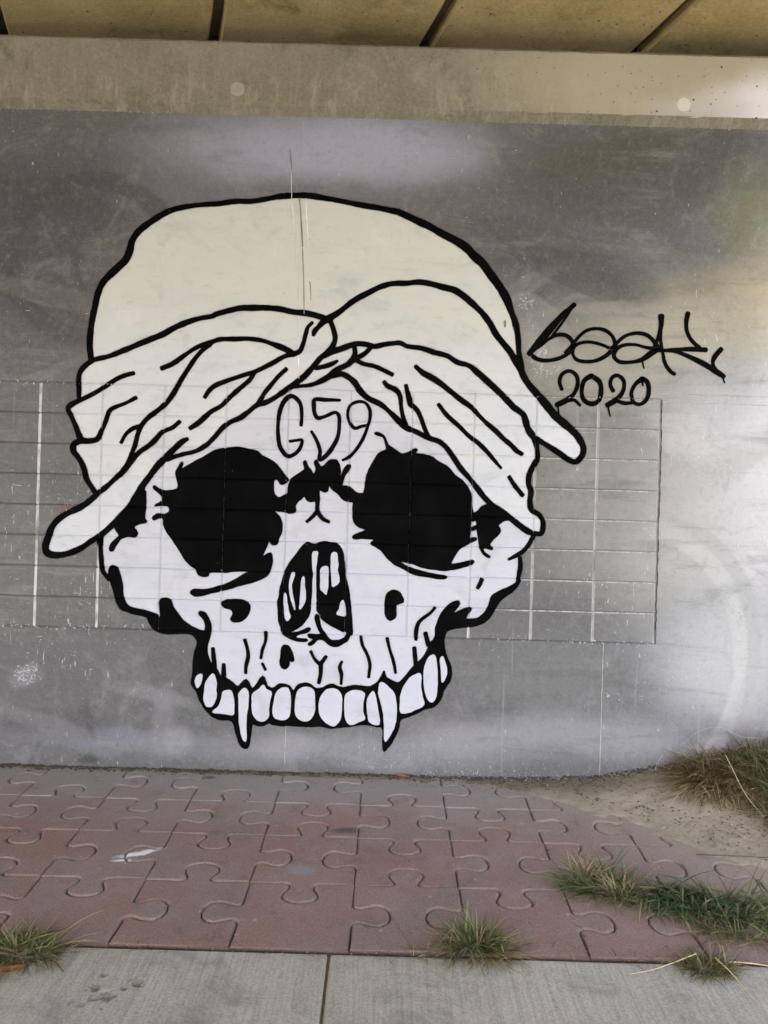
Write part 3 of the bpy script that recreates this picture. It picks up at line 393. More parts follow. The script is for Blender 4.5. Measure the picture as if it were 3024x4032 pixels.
STROKES = [
 ('outline',[(-1946,2668,36.9),(-1958,2756,36.9),(-1957,2844,36.9),(-1947,2933,38.6),(-1931,3022,36.9),(-1916,3102,36.9),(-1886,3175,40.2),(-1841,3229,44.2),(-1786,3283,46.6),(-1739,3332,46.6),(-1715,3389,41.8),(-1704,3446,40.2),(-1668,3511,41.8),(-1609,3565,40.2),(-1538,3615,38.6),(-1475,3653,35.3),(-1404,3679,30.5),(-1300,3700,27.3),(-1204,3711,27.3),(-1138,3717,33.7),(-1026,3736,33.7),(-930,3737,28.9),(-842,3753,27.3),(-746,3774,30.5),(-634,3785,35.3),(-554,3786,35.3),(-457,3774,30.5),(-344,3757,28.9),(-215,3735,30.5),(-102,3720,32.1),(-13,3704,35.3),(45,3692,38.6),(167,3639,41.8),(248,3605,44.2),(330,3560,46.6),(411,3522,46.6),(493,3472,52.2),(543,3421,57.8),(600,3374,56.2),(642,3319,52.2),(692,3256,52.2),(734,3197,52.2),(768,3138,49.8),(795,3067,41.8),(824,2995,36.1),(842,2923,32.1),(850,2851,30.5),(854,2795,28.9),(870,2715,41.8),(878,2666,40.2),(920,2595,38.6),(978,2532,44.2),(1036,2469,48.2),(1102,2391,53.0),(1168,2337,48.2),(1234,2282,44.2),(1276,2227,38.6),(1295,2179,33.7),(1286,2131,35.3),(1247,2091,32.1),(1199,2104,30.5),(1141,2143,33.7),(1084,2177,33.7),(1019,2216,32.1),(976,2239,33.7)]),
 ('outline',[(977,2227,35.3),(990,2171,28.9),(994,2107,30.5),(971,2058,32.1),(945,2001,32.1),(942,1936,28.9),(960,1889,32.1),(954,1824,32.1),(967,1768,33.7),(1016,1738,28.9),(1041,1698,24.1),(1044,1650,27.3),(1034,1616,30.5),(980,1616,32.1),(939,1631,36.9),(882,1670,35.3),(832,1708,33.7),(783,1747,32.1),(718,1785,32.1),(660,1836,32.1),(610,1895,32.1),(552,1966,30.5),(494,2028,30.5),(444,2099,30.5),(402,2154,28.9),(352,2197,28.9),(296,2215,28.9),(247,2234,30.5),(190,2261,32.1),(133,2283,41.8),(84,2322,36.9),(26,2377,30.5),(-40,2431,30.5),(-131,2473,36.9),(-180,2519,38.6),(-214,2567,38.6),(-255,2602,35.3),(-304,2624,28.9),(-360,2615,35.3)]),
 ('fold_line',[(-1946,2668,32.1),(-1898,2679,30.5),(-1834,2696,28.9),(-1754,2729,30.5),(-1659,2772,32.1),(-1572,2811,33.7),(-1485,2849,33.7),(-1414,2892,35.3),(-1334,2930,33.7),(-1247,2961,30.5),(-1159,2979,30.5),(-1142,2989,30.5),(-1054,3018,32.1),(-982,3036,32.1),(-902,3040,33.7),(-806,3043,35.3),(-709,3036,33.7),(-628,3020,32.1),(-556,3016,33.7),(-499,3006,32.1),(-443,2991,33.7),(-402,2976,40.2)]),
 ('fold_line',[(-496,2871,14.5),(-488,2898,32.1),(-461,2931,32.1),(-426,2968,44.2),(-379,2997,36.9),(-323,3035,33.7),(-269,3081,33.7),(-213,3122,33.7),(-142,3161,33.7),(-71,3199,33.7),(-7,3221,30.5),(34,3227,28.9),(106,3230,28.9),(186,3240,32.1),(259,3232,32.1),(332,3214,35.3),(421,3193,36.9),(486,3154,36.9),(552,3100,36.9),(610,3045,36.9),(660,2982,38.6),(702,2911,38.6),(752,2852,36.9),(802,2793,36.9),(840,2730,40.2),(871,2683,40.2)]),
 ('fold_line',[(-506,2953,22.5),(-533,2924,22.5),(-548,2868,22.5),(-562,2811,22.5),(-581,2766,27.3),(-621,2745,32.1)]),
 ('fold_line',[(-1482,2628,27.3),(-1415,2658,27.3),(-1336,2717,24.1),(-1257,2771,24.1),(-1169,2806,27.3),(-1105,2828,24.1),(-1017,2832,24.1),(-921,2837,24.1),(-832,2828,25.7),(-759,2806,27.3),(-686,2780,36.9),(-621,2745,36.9)]),
 ('fold_line',[(-1154,2811,24.1),(-1178,2794,40.2),(-1209,2765,30.5),(-1256,2711,27.3),(-1263,2702,28.9),(-1310,2628,28.9),(-1363,2538,28.9),(-1401,2465,28.9),(-1448,2399,28.9),(-1503,2349,28.9),(-1565,2299,27.3),(-1604,2250,27.3),(-1627,2193,25.7),(-1641,2128,25.7),(-1663,2064,25.7),(-1686,1999,27.3),(-1716,1950,30.5)]),
 ('fold_line',[(-1734,2134,19.3),(-1707,2187,20.9),(-1660,2228,22.5),(-1608,2246,24.1)]),
 ('fold_line',[(-621,2745,32.1),(-684,2727,27.3),(-748,2688,27.3),(-850,2633,27.3),(-890,2616,25.7),(-970,2589,25.7),(-1049,2559,25.7),(-1129,2525,25.7),(-1168,2491,24.1),(-1195,2446,20.9)]),
 ('fold_line',[(-874,2616,24.1),(-905,2567,24.1),(-960,2517,24.1),(-1030,2451,25.7),(-1085,2393,27.3),(-1148,2355,27.3),(-1181,2326,30.5),(-1227,2281,32.1),(-1287,2239,17.7)]),
 ('fold_line',[(-666,2646,20.9),(-713,2601,22.5),(-760,2543,24.1),(-806,2482,22.5),(-844,2416,20.9),(-860,2400,20.9)]),
 ('fold_line',[(-386,2969,24.1),(-368,2921,27.3),(-352,2857,28.9),(-365,2809,28.9),(-404,2759,32.1),(-443,2725,35.3),(-490,2667,35.3),(-544,2605,35.3),(-607,2551,32.1),(-662,2510,28.9),(-725,2464,28.9),(-788,2426,27.3),(-852,2404,28.9),(-907,2358,27.3),(-962,2316,27.3),(-1025,2287,27.3),(-1073,2249,27.3),(-1127,2183,27.3),(-1182,2129,24.1),(-1254,2087,24.1),(-1326,2069,24.1),(-1390,2047,24.1),(-1429,2030,27.3)]),
 ('fold_line',[(-473,2656,22.5),(-402,2674,24.1),(-362,2691,24.1),(-334,2708,16.1)]),
 ('fold_line',[(-420,2739,32.1),(-364,2769,35.3),(-308,2790,33.7),(-253,2812,32.1),(-205,2825,32.1),(-133,2819,30.5),(-92,2810,30.5),(-28,2825,28.9),(36,2835,28.9),(77,2837,28.9),(118,2818,28.9),(215,2807,28.9),(296,2783,28.9),(385,2762,30.5),(450,2723,30.5),(531,2701,32.1),(597,2650,33.7),(679,2580,35.3),(762,2506,36.9),(828,2439,33.7),(893,2393,35.3),(910,2353,40.2),(928,2298,33.7),(970,2243,35.3)]),
 ('fold_line',[(-225,2805,22.5),(-219,2757,28.9),(-234,2716,32.1)]),
 ('fold_line',[(-116,2804,25.7),(-155,2762,27.3),(-202,2733,28.9),(-234,2716,35.3),(-265,2687,32.1),(-337,2648,35.3),(-384,2606,32.1),(-439,2572,28.9),(-502,2546,24.1),(-566,2537,19.3),(-615,2531,17.7)]),
 ('fold_line',[(-210,2717,20.9),(-161,2694,22.5),(-88,2680,22.5),(-32,2657,22.5),(30,2629,20.9)]),
 ('fold_line',[(-24,2580,19.3),(1,2553,28.9),(54,2530,27.3),(83,2491,24.1),(93,2419,20.9),(107,2355,22.5),(128,2307,24.1)]),
 ('fold_line',[(120,2560,20.9),(139,2492,28.9),(157,2436,32.1),(194,2405,27.3),(228,2342,24.1),(249,2286,25.7),(279,2223,28.9)]),
 ('fold_line',[(182,2686,25.7),(227,2647,30.5),(301,2609,32.1),(358,2571,30.5),(415,2528,30.5),(481,2478,27.3),(555,2428,27.3),(596,2385,27.3),(654,2330,25.7),(720,2276,25.7),(769,2229,25.7),(819,2190,27.3),(860,2151,28.9),(893,2132,22.5)]),
 ('fold_line',[(337,2442,19.3),(396,2371,24.1),(478,2301,24.1),(544,2239,24.1),(610,2192,24.1),(667,2138,24.1),(709,2091,20.9),(759,2036,12.9)]),
 ('fold_line',[(813,1981,19.3),(850,1926,22.5),(904,1863,25.7)]),
 ('outline',[(-1945,2662,36.9),(-1977,2637,30.5),(-2012,2596,27.3),(-2025,2544,25.7),(-2021,2479,25.7),(-2019,2419,25.7)]),
 ('fold_line',[(-1666,2590,22.5),(-1718,2576,22.5),(-1781,2546,24.1),(-1852,2496,24.1),(-1923,2450,25.7),(-2002,2408,27.3),(-2066,2374,32.1),(-2089,2349,28.9),(-2064,2293,25.7),(-2038,2238,27.3),(-2012,2174,32.1),(-1995,2143,36.9),(-1931,2140,32.1),(-1891,2154,32.1),(-1864,2211,25.7),(-1838,2276,25.7),(-1816,2341,24.1),(-1768,2370,22.5),(-1713,2392,22.5),(-1646,2430,20.9)]),
 ('outline',[(-1939,2136,28.9),(-2011,2134,33.7),(-2046,2109,36.9),(-2045,2069,36.9),(-2008,2022,32.1),(-1974,1958,32.1),(-1956,1895,32.1),(-1922,1839,28.9),(-1893,1800,27.3)]),
 ('outline',[(-1356,2281,20.9),(-1403,2240,22.5),(-1467,2210,22.5),(-1513,2156,27.3),(-1552,2119,28.9),(-1615,2073,27.3),(-1670,2007,32.1),(-1716,1946,32.1),(-1763,1900,28.9),(-1818,1846,28.9),(-1873,1801,28.9),(-1920,1755,36.9),(-1991,1701,36.9),(-2070,1662,33.7),(-2125,1625,36.9),(-2172,1567,40.2),(-2194,1502,43.4),(-2212,1437,43.4),(-2199,1398,43.4),(-2142,1383,38.6),(-2062,1397,35.3),(-1983,1432,35.3),(-1912,1482,33.7),(-1841,1532,35.3),(-1786,1582,35.3),(-1739,1632,35.3),(-1669,1714,35.3),(-1616,1800,40.2),(-1585,1857,36.9),(-1539,1922,35.3),(-1492,1988,40.2),(-1438,2046,40.2),(-1383,2104,36.9),(-1336,2149,32.1),(-1301,2170,17.7)]),
 ('outline',[(-1855,1524,35.3),(-1853,1448,32.1),(-1855,1502,33.7),(-1853,1438,28.9),(-1843,1358,25.7),(-1829,1286,25.7),(-1789,1239,27.3)]),
 ('outline',[(826,1440,14.5),(873,1465,24.1),(921,1498,24.1),(959,1548,22.5),(982,1593,27.3)]),
 ('outline',[(898,1454,20.9),(904,1394,24.1),(890,1313,19.3)]),
 ('crack_line',[(653,1302,24.1),(642,1274,22.5),(627,1245,14.5)]),
 ('crack_line',[(-441,1865,20.9),(-437,1793,19.3),(-435,1721,19.3),(-401,1673,17.7),(-357,1651,14.5)]),
 ('crack_line',[(-439,1717,17.7),(-470,1680,17.7),(-505,1648,12.9)]),
 ('crack_line',[(-888,863,19.3),(-868,799,19.3),(-863,751,19.3),(-875,694,17.7),(-876,646,14.5)]),
 ('crack_line',[(-752,919,14.5),(-752,859,14.5),(-771,802,16.1),(-779,745,11.2)]),
 ('crack_line',[(-770,714,9.6),(-747,670,9.6)]),
 ('crack_line',[(-455,803,9.6),(-424,747,14.5),(-391,724,20.9),(-352,770,16.1)]),
 ('crack_line',[(-387,728,24.1),(-385,660,24.1),(-395,596,19.3)]),
 ('crack_line',[(-247,740,9.6),(-262,704,12.9),(-248,656,16.1),(-249,592,12.9)]),
 ('crack_line',[(-129,908,11.2),(-117,853,12.9),(-79,781,16.1),(-63,717,12.9),(-65,693,11.2),(-70,641,12.9)]),
 ('crack_line',[(44,901,14.5),(64,825,16.1),(91,746,16.1),(106,674,11.2)]),
 ('crack_line',[(353,1111,11.2),(322,1074,16.1),(252,1016,19.3),(235,967,20.9),(233,895,12.9)]),
 ('crack_line',[(224,842,22.5),(236,734,22.5)]),
 ('crack_line',[(294,940,24.1),(316,865,24.1)]),
 ('crack_line',[(-1095,801,20.9),(-1082,681,28.9)]),
 ('crack_line',[(-1022,698,20.9),(-1020,602,27.3)]),
]
LETTERS = [
 ('letter',[(-559,2280,19.3),(-557,2352,22.5),(-567,2416,24.1),(-596,2455,27.3),(-633,2470,30.5),(-672,2437,32.1),(-700,2372,28.9),(-710,2283,22.5),(-705,2187,24.1),(-687,2123,27.3),(-642,2075,28.9),(-602,2086,25.7),(-563,2127,20.9),(-552,2183,19.3),(-581,2181,17.7),(-629,2173,17.7)]),
 ('digit',[(-311,2451,17.7),(-403,2451,27.3),(-476,2449,27.3),(-479,2410,28.9),(-473,2362,24.1),(-452,2331,24.1),(-400,2344,22.5),(-337,2370,24.1),(-314,2351,25.7),(-309,2287,20.9),(-316,2214,24.1),(-354,2133,28.9),(-401,2075,28.9),(-432,2058,27.3),(-430,2115,20.9),(-452,2178,20.9),(-490,2241,14.5)]),
 ('digit',[(-122,2292,19.3),(-166,2283,22.5),(-205,2270,20.9),(-238,2301,19.3),(-256,2361,17.7),(-242,2417,17.7),(-194,2444,19.3),(-146,2440,19.3),(-113,2397,19.3),(-109,2341,19.3),(-125,2276,19.3),(-155,2195,20.9),(-201,2121,20.9),(-240,2080,20.9),(-280,2059,14.5)]),
]
SIG = [
 ('letter',[(922,2791,30.7),(984,2865,49.5),(1058,2961,46.1),(1141,3057,35.8),(1209,3121,27.3)]),
 ('letter',[(1203,3114,11.9),(1142,3014,11.9),(1068,2910,11.9)]),
 ('letter',[(951,2813,15.4),(993,2844,17.1),(1051,2892,18.8),(1102,2919,22.2),(1162,2917,22.2),(1201,2880,22.2),(1203,2828,22.2),(1148,2780,22.2),(1064,2752,22.2),(987,2754,23.9),(948,2774,25.6)]),
 ('letter',[(1161,2806,22.2),(1206,2858,20.5),(1239,2906,20.5),(1297,2955,20.5),(1365,2968,20.5),(1425,2954,22.2),(1469,2913,22.2),(1481,2862,23.9),(1454,2844,18.8),(1394,2864,18.8),(1316,2879,18.8),(1248,2868,18.8),(1215,2842,20.5),(1208,2799,20.5),(1234,2761,20.5),(1311,2750,20.5),(1379,2765,23.9),(1446,2810,27.3),(1479,2858,25.6)]),
 ('letter',[(1478,2845,23.9),(1504,2888,20.5),(1562,2932,20.5),(1639,2946,20.5),(1699,2930,22.2),(1743,2886,23.9),(1761,2853,34.1),(1701,2851,18.8),(1615,2870,18.8),(1539,2864,20.5),(1493,2837,22.2),(1477,2793,22.2),(1508,2758,22.2),(1585,2754,22.2),(1661,2773,29.0),(1728,2822,39.3),(1770,2844,30.7)]),
 ('letter',[(1781,3062,34.1),(1781,2998,30.7),(1767,2930,20.5),(1744,2869,23.9)]),
 ('letter',[(1778,2981,23.9),(1781,2905,18.8),(1796,2828,18.8),(1815,2752,20.5),(1851,2702,22.2),(1878,2685,20.5)]),
 ('letter',[(1770,2834,22.2),(1889,2846,22.2),(1992,2851,29.0),(2077,2849,32.4)]),
 ('letter',[(1955,3084,29.0),(1946,3029,27.3),(1954,2961,20.5),(1990,2902,22.2),(2036,2862,29.0)]),
 ('letter',[(1804,2837,22.2),(1873,2835,22.2),(1976,2799,29.0),(2080,2751,35.8),(2149,2710,37.5),(2200,2679,29.0)]),
 ('letter',[(2179,2856,29.0),(2138,2804,29.0),(2127,2761,20.5),(2149,2714,25.6)]),
 ('drip',[(1665,2765,8.5),(1672,2735,6.8),(1678,2715,4.3)]),
 ('drip',[(2196,2669,8.5),(2202,2652,6.8),(2209,2635,4.3)]),
]
DATE = [
 ('digit',[(1142,2566,23.9),(1126,2613,23.9),(1143,2664,23.9),(1190,2685,22.2),(1233,2660,23.9),(1246,2608,23.9),(1224,2539,23.9),(1174,2493,34.1),(1115,2461,35.8)]),
 ('digit',[(1174,2490,20.5),(1225,2496,22.2),(1264,2463,18.8)]),
 ('digit',[(1331,2657,32.4),(1289,2626,29.0),(1273,2557,23.9),(1289,2498,27.3),(1336,2474,29.0),(1383,2492,27.3),(1400,2561,29.0),(1388,2620,30.7),(1335,2657,32.4)]),
 ('digit',[(1479,2563,23.9),(1459,2605,22.2),(1472,2652,22.2),(1506,2665,22.2),(1545,2633,22.2),(1547,2573,23.9),(1510,2513,30.7),(1447,2470,35.8)]),
 ('digit',[(1511,2496,20.5),(1558,2484,20.5),(1609,2490,20.5)]),
 ('digit',[(1664,2645,32.4),(1623,2610,23.9),(1599,2549,23.9),(1618,2490,23.9),(1661,2481,23.9),(1702,2518,25.6),(1713,2578,23.9),(1699,2629,27.3),(1669,2647,32.4)]),
 ('drip',[(1121,2446,7.7),(1125,2416,6.8),(1130,2387,4.3)]),
 ('drip',[(1450,2455,7.7),(1456,2426,6.8),(1465,2396,3.4)]),
 ('drip',[(1667,2628,8.5),(1674,2601,4.3)]),
]
HAIR_DARK = [
 [(-611,3760,9.6),(-601,3662,8.8),(-591,3558,9.6),(-583,3453,7.2)],
 [(-582,3437,5.6),(-574,3301,4.8),(-567,3181,4.8),(-560,3012,5.6)],
 [(-530,3222,5.6),(-523,3182,4.8),(-518,3102,3.2)],
 [(-684,4085,8.0),(-668,3957,7.2)],
 [(756,2997,17.7),(758,2965,12.9)],
]
HAIR_PALE = [
 [(-664,3769,4.0),(-640,3580,4.0),(-619,3388,4.0),(-602,3067,4.0)],
 [(-588,2722,4.0),(-582,2586,4.0)],
 [(-571,3767,3.2),(-544,3454,3.2)],
 [(-670,3925,4.0),(-663,3773,4.0)],
]


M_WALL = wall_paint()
M_WHITE = mural_paint('white_wall_paint', (.51, .52, .61), (.565, .575, .655), (.58, .58, .62))
M_CREAM = mural_paint('cream_wall_paint', (.56, .58, .645), (.61, .63, .67), (.62, .62, .59), ((.55, .57, .59), (.595, .60, .55)))
M_BLACK = spray_black()
M_ARRIS = arris()
M_CAP = raw_concrete('abutment_concrete', (.190, .178, .132), (.275, .258, .208), (.165, .145, .098), True, True)
M_DECK = raw_concrete('deck_soffit_concrete', (.36, .275, .125), (.54, .43, .235), (.28, .21, .11), True, False, False)
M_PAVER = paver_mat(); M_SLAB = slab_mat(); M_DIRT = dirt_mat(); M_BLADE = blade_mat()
M_TAR = plain('joint_grime', (.018, .016, .013), .95, 60, .4)
M_BED = plain('joint_sand', (.075, .062, .048), .95)
M_GAP = plain('gap_grime', (.13, .105, .065), .95, 12, .5)
M_PLUG2 = plain('white_mortar_patch', (.62, .61, .57), .85, 60, .12)
M_SEAT_SHADE = plain('seat_shade', (.035, .032, .026), .95, 20, .4)  # near-black colour paints in the shade of the beam seat gap
M_PLUG = plain('mortar_patch', (.345, .335, .275), .85, 26, .35)
M_SEAM = plain('seam_fin', (.50, .49, .47), .8, 30, .4)

# ---------------------------------------------------------------- groove layout of the scored field on the wall
GX1, GW, NCOL = 1.795, .4067, 15
GZ0, GH, NROW = .911, .2005, 8
VHW, VD, HHW, HD = .0090, .0085, .0080, .0070
VX = [GX1 - GW * i for i in range(NCOL + 1)]
HZ = [GZ0 + GH * j for j in range(NROW + 1)]
GX0, GZ1 = VX[-1], HZ[-1]

# ---------------------------------------------------------------- the abutment wall
wall = empty('abutment_wall', (0, D, 0))
tag(wall, 'grey painted concrete underpass wall with a scored block field and raw concrete top band', 'wall')
def local(o): o.location = -o.parent.location if o.parent.parent is None else o.location
XL, XR, ZT = -11.0, 9.0, 4.302
def grid_quad(x0, x1, z0, z1, V, Fc, y=D):
    i = len(V); V += [(x0, y, z0), (x1, y, z0), (x1, y, z1), (x0, y, z1)]; Fc.append((i, i + 1, i + 2, i + 3))
V, Fc = [], []
grid_quad(XL, XR, -.6, GZ0 - HHW, V, Fc); grid_quad(XL, XR, GZ1 + HHW, ZT + .15, V, Fc)
grid_quad(XL, GX0 - VHW, GZ0 - HHW, GZ1 + HHW, V, Fc); grid_quad(GX1 + VHW, XR, GZ0 - HHW, GZ1 + HHW, V, Fc)
# chamfers from the plain wall down into the border groove
ax, bx, az, bz = GX0, GX1, GZ0, GZ1
o_ = [(ax - VHW, D, az - HHW), (bx + VHW, D, az - HHW), (bx + VHW, D, bz + HHW), (ax - VHW, D, bz + HHW)]
i_ = [(ax, D + VD, az), (bx, D + VD, az), (bx, D + VD, bz), (ax, D + VD, bz)]
k = len(V); V += o_ + i_
for j in range(4): Fc.append((k + j, k + (j + 1) % 4, k + 4 + (j + 1) % 4, k + 4 + j))
# back and ends give the wall its thickness
k = len(V); V += [(XL, D, -.6), (XR, D, -.6), (XR, D, ZT + .15), (XL, D, ZT + .15), (XL, D + .8, -.6), (XR, D + .8, -.6), (XR, D + .8, ZT + .15), (XL, D + .8, ZT + .15)]
Fc += [(k + 5, k + 4, k + 7, k + 6), (k + 1, k + 5, k + 6, k + 2), (k + 4, k, k + 3, k + 7), (k + 3, k + 2, k + 6, k + 7), (k, k + 4, k + 5, k + 1)]
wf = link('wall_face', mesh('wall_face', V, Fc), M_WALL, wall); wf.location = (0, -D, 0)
# scored blocks: each one a slightly proud face with chamfered edges
hw, hh = GW / 2, GH / 2
def tile_mesh(nm, jit):
    r = random.Random(jit)
    V = [(-hw, VD, -hh), (hw, VD, -hh), (hw, VD, hh), (-hw, VD, hh)]
    q = lambda: r.uniform(-.0012, .0014)
    V += [(-hw + VHW + q(), 0, -hh + HHW + q()), (hw - VHW + q(), 0, -hh + HHW + q()), (hw - VHW + q(), 0, hh - HHW + q()), (-hw + VHW + q(), 0, hh - HHW + q())]
    me = mesh(nm, V, [(4, 5, 6, 7), (0, 1, 5, 4), (1, 2, 6, 5), (2, 3, 7, 6), (3, 0, 4, 7)])
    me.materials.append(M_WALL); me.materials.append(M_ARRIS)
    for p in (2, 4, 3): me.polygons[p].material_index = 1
    return me
tms = [tile_mesh('scored_block', s) for s in range(6)]
for i in range(NCOL):
    for j in range(NROW):
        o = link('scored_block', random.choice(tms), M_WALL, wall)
        o.location = (VX[i] - hw, 0, HZ[j] + hh)
# formwork seams: thin fins left where the shutters met
def fin(x0, z0, x1, z1, wd=.005, pr=.003, n=24, y=D, mat=None, nm='seam', jag=.0015):
    V, Fc = [], []; r = random.Random(int((x0 + z1) * 1000))
    for i in range(n + 1):
        t = i / n; x = x0 + (x1 - x0) * t; z = z0 + (z1 - z0) * t
        L = math.hypot(x1 - x0, z1 - z0); nx, nz = (z1 - z0) / L, -(x1 - x0) / L
        s = wd * r.uniform(.35, 1.0) / 2; jx = r.uniform(-jag, jag)
        V += [(x + nx * (s + jx), y - .0006, z + nz * (s + jx)), (x + nx * jx, y - pr * r.uniform(.5, 1.2), z + nz * jx), (x - nx * (s - jx), y - .0006, z - nz * (s - jx))]
        if i: k = 3 * i; Fc += [(k - 3, k - 2, k + 1, k), (k - 2, k - 1, k + 2, k + 1)]
    o = link(nm, mesh(nm, V, Fc), mat or M_SEAM, wall); o.location = (0, -D, 0); return o
fin(-.605, .05, -.605, GZ0 - .01); fin(-.600, GZ1 + .02, -.602, 4.27, wd=.003); fin(1.462, .03, 1.462, GZ0 - .01, wd=.006)
fin(1.80, 2.555, 3.4, 2.548, wd=.006, pr=.004); fin(1.80, 2.50, 3.4, 2.497, wd=.006, pr=.004)
fin(1.803, GZ0, 1.803, GZ1, wd=.010, pr=.004, mat=plain('tar_edge', (.05, .05, .05), .8), n=60, jag=.003)
# the raw band standing 13 cm proud, with a worn lower arris
YB = 5.38
prof = [(D, 4.302), (YB + .004, 4.348), (YB, 4.354), (YB, 4.745), (YB + .016, 4.765), (YB + .36, 4.765)]
nx = 400; V, Fc = [], []
xs = np.linspace(XL, XR, nx + 1)
for ix, x in enumerate(xs):
    for ip, (y, z) in enumerate(prof):
        dz = .0035 * mn.noise(Vector((x * 9, ip * 3.1, 1))) + .002 * mn.noise(Vector((x * 40, ip, 5))); dy = .003 * mn.noise(Vector((x * 7, ip * 2, 9)))
        V.append((x, y + (dy if ip in (1, 2, 3, 4) else 0), z + (dz if ip in (1, 2, 3, 4) else 0)))
    if ix:
        a0, b0 = (ix - 1) * len(prof), ix * len(prof)
        for ip in range(len(prof) - 1): Fc.append((a0 + ip, b0 + ip, b0 + ip + 1, a0 + ip + 1))
bme = mesh('bearing_band', V, Fc); bme.materials.append(M_CAP); bme.materials.append(M_SEAT_SHADE)
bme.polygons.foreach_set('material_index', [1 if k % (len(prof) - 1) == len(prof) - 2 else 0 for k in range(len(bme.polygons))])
cb = link('bearing_band', bme, None, wall); cb.location = (0, -D, 0)
fin(-.682, 4.365, -.682, 4.735, wd=.005, pr=.003, y=YB, mat=M_PLUG)
fin(.239, 4.365, .239, 4.735, wd=.003, pr=.002, y=YB, mat=M_CAP)
def plug(x, z, r, mat=M_PLUG, dep=.003, nm='tie_hole_plug', seed=1):
    V, Fc = [(0, 0, 0)], []; n = 28; rr = random.Random(seed)
    for i in range(n):
        t = 2 * math.pi * i / n; q = r * (1 + rr.uniform(-.02, .02)); V.append((q * math.cos(t), 0, q * math.sin(t)))
    for i in range(n): V.append((V[1 + i][0] * 1.06, dep + .002, V[1 + i][2] * 1.06))
    for i in range(n): Fc += [(0, 1 + i, 1 + (i + 1) % n), (1 + i, 1 + n + i, 1 + n + (i + 1) % n, 1 + (i + 1) % n)]
    o = link(nm, mesh(nm, V, Fc), mat, wall); o.location = (x, YB - D - dep, z); return o
plug(-1.029, 4.446, .045, seed=1)
plug(1.872, 4.428, .043, mat=M_PLUG2, seed=2)
plug(.376, 4.432, .030, mat=plain('mortar_patch_dim', (.29, .265, .2), .9), seed=3)

# back wall closing the gap behind the beam ends
V = [(XL, 5.745, 4.70), (XR, 5.745, 4.70), (XR, 5.745, 5.9), (XL, 5.745, 5.9), (XL, 6.1, 4.70), (XR, 6.1, 4.70), (XR, 6.1, 5.9), (XL, 6.1, 5.9)]
bw = link('back_wall', mesh('back_wall', V, [(0, 1, 2, 3), (5, 4, 7, 6), (3, 2, 6, 7), (1, 5, 6, 2), (4, 0, 3, 7)]), M_SEAT_SHADE, wall); bw.location = (0, -D, 0)
# ---------------------------------------------------------------- the bridge deck over the path
deck = empty('bridge_deck', (0, 5.42, 4.905))
tag(deck, 'brown stained concrete bridge soffit of wide beams with dark gaps', 'bridge')
SP, SK = 1.445, -.28; GAP, CH = .072, .018
def beam_mesh():
    w2 = SP / 2 - GAP / 2; L0, L1 = .30, -15.0; V, Fc = [], []; ny = 60
    sec = [(-w2, .75), (-w2, CH * 1.6), (-w2 + CH, 0), (-w2 * .33, .0), (w2 * .33, 0), (w2 - CH, 0), (w2, CH * 1.6), (w2, .75)]
    for i in range(ny + 1):
        t = (i / ny) ** 1.6; y = L0 + (L1 - L0) * t
        for (x, z) in sec:
            j = .004 * mn.noise(Vector((x * 5, y * 6, z * 3)));  V.append((x + SK * y + j, y, z + (j if z < .1 else 0)))
        if i:
            a0, b0 = (i - 1) * 8, i * 8
            for k in range(8): Fc.append((a0 + k, a0 + (k + 1) % 8, b0 + (k + 1) % 8, b0 + k))
    Fc.append(tuple(range(7, -1, -1))); Fc.append(tuple(range(ny * 8, ny * 8 + 8)))
    return mesh('deck_beam', V, Fc)
bm_ = beam_mesh()
for k in range(-8, DECK_K):
    o = link('deck_beam', bm_, M_DECK, deck); o.location = (.26 + SP * k + SP / 2, 0, 0)
V = [(-14, .29, .07), (.26 + SP * DECK_K + SK * .29, .29, .07), (.26 + SP * DECK_K + SK * -15, -15, .07), (-10, -15, .07)]
V += [(x, y, z + .9) for x, y, z in V]
link('deck_slab', mesh('deck_slab', V, [(0, 1, 2, 3), (7, 6, 5, 4), (0, 4, 5, 1), (1, 5, 6, 2), (2, 6, 7, 3), (3, 7, 4, 0)]), M_GAP, deck)

# ---------------------------------------------------------------- ground
def gz(y): return GS * (y - D)
def gsheet(name, x0, x1, y0, y1, dz, mat, kind='structure'):
    o = link(name, mesh(name, [(x0, y0, gz(y0) + dz), (x1, y0, gz(y0) + dz), (x1, y1, gz(y1) + dz), (x0, y1, gz(y1) + dz)], [(0, 1, 2, 3)]), mat); o['kind'] = kind; return o
M_GROUND = plain('verge_ground', (.172, .164, .135), .95, 3, .3)
M_ROAD = plain('worn_asphalt', (.075, .073, .07), .9, 90, .35)
V = []; Fc = []
gx = np.concatenate([[-600, -200, -60], np.linspace(-20, 20, 21), [60, 200, 600]]); gy = np.concatenate([[-600, -200, -60, -30], np.linspace(-20, 3.2, 12)])
for y in gy:
    for x in gx: V.append((x, y, -.62 - .02 * min(0, 0)))
n = len(gx)
for i in range(len(gy) - 1):
    for j in range(n - 1): Fc.append((i * n + j, i * n + j + 1, (i + 1) * n + j + 1, (i + 1) * n + j))
g = link('ground', mesh('ground', V, Fc), M_GROUND); g['kind'] = 'structure'
rd = link('road', mesh('road', [(-60, -7, -.5), (60, -7, -.5), (60, .2, -.5), (-60, .2, -.5), (-60, -7, -.7), (60, -7, -.7), (60, .2, -.7), (-60, .2, -.7)], [(0, 1, 2, 3), (0, 4, 5, 1), (3, 2, 6, 7)]), M_ROAD); rd['kind'] = 'structure'

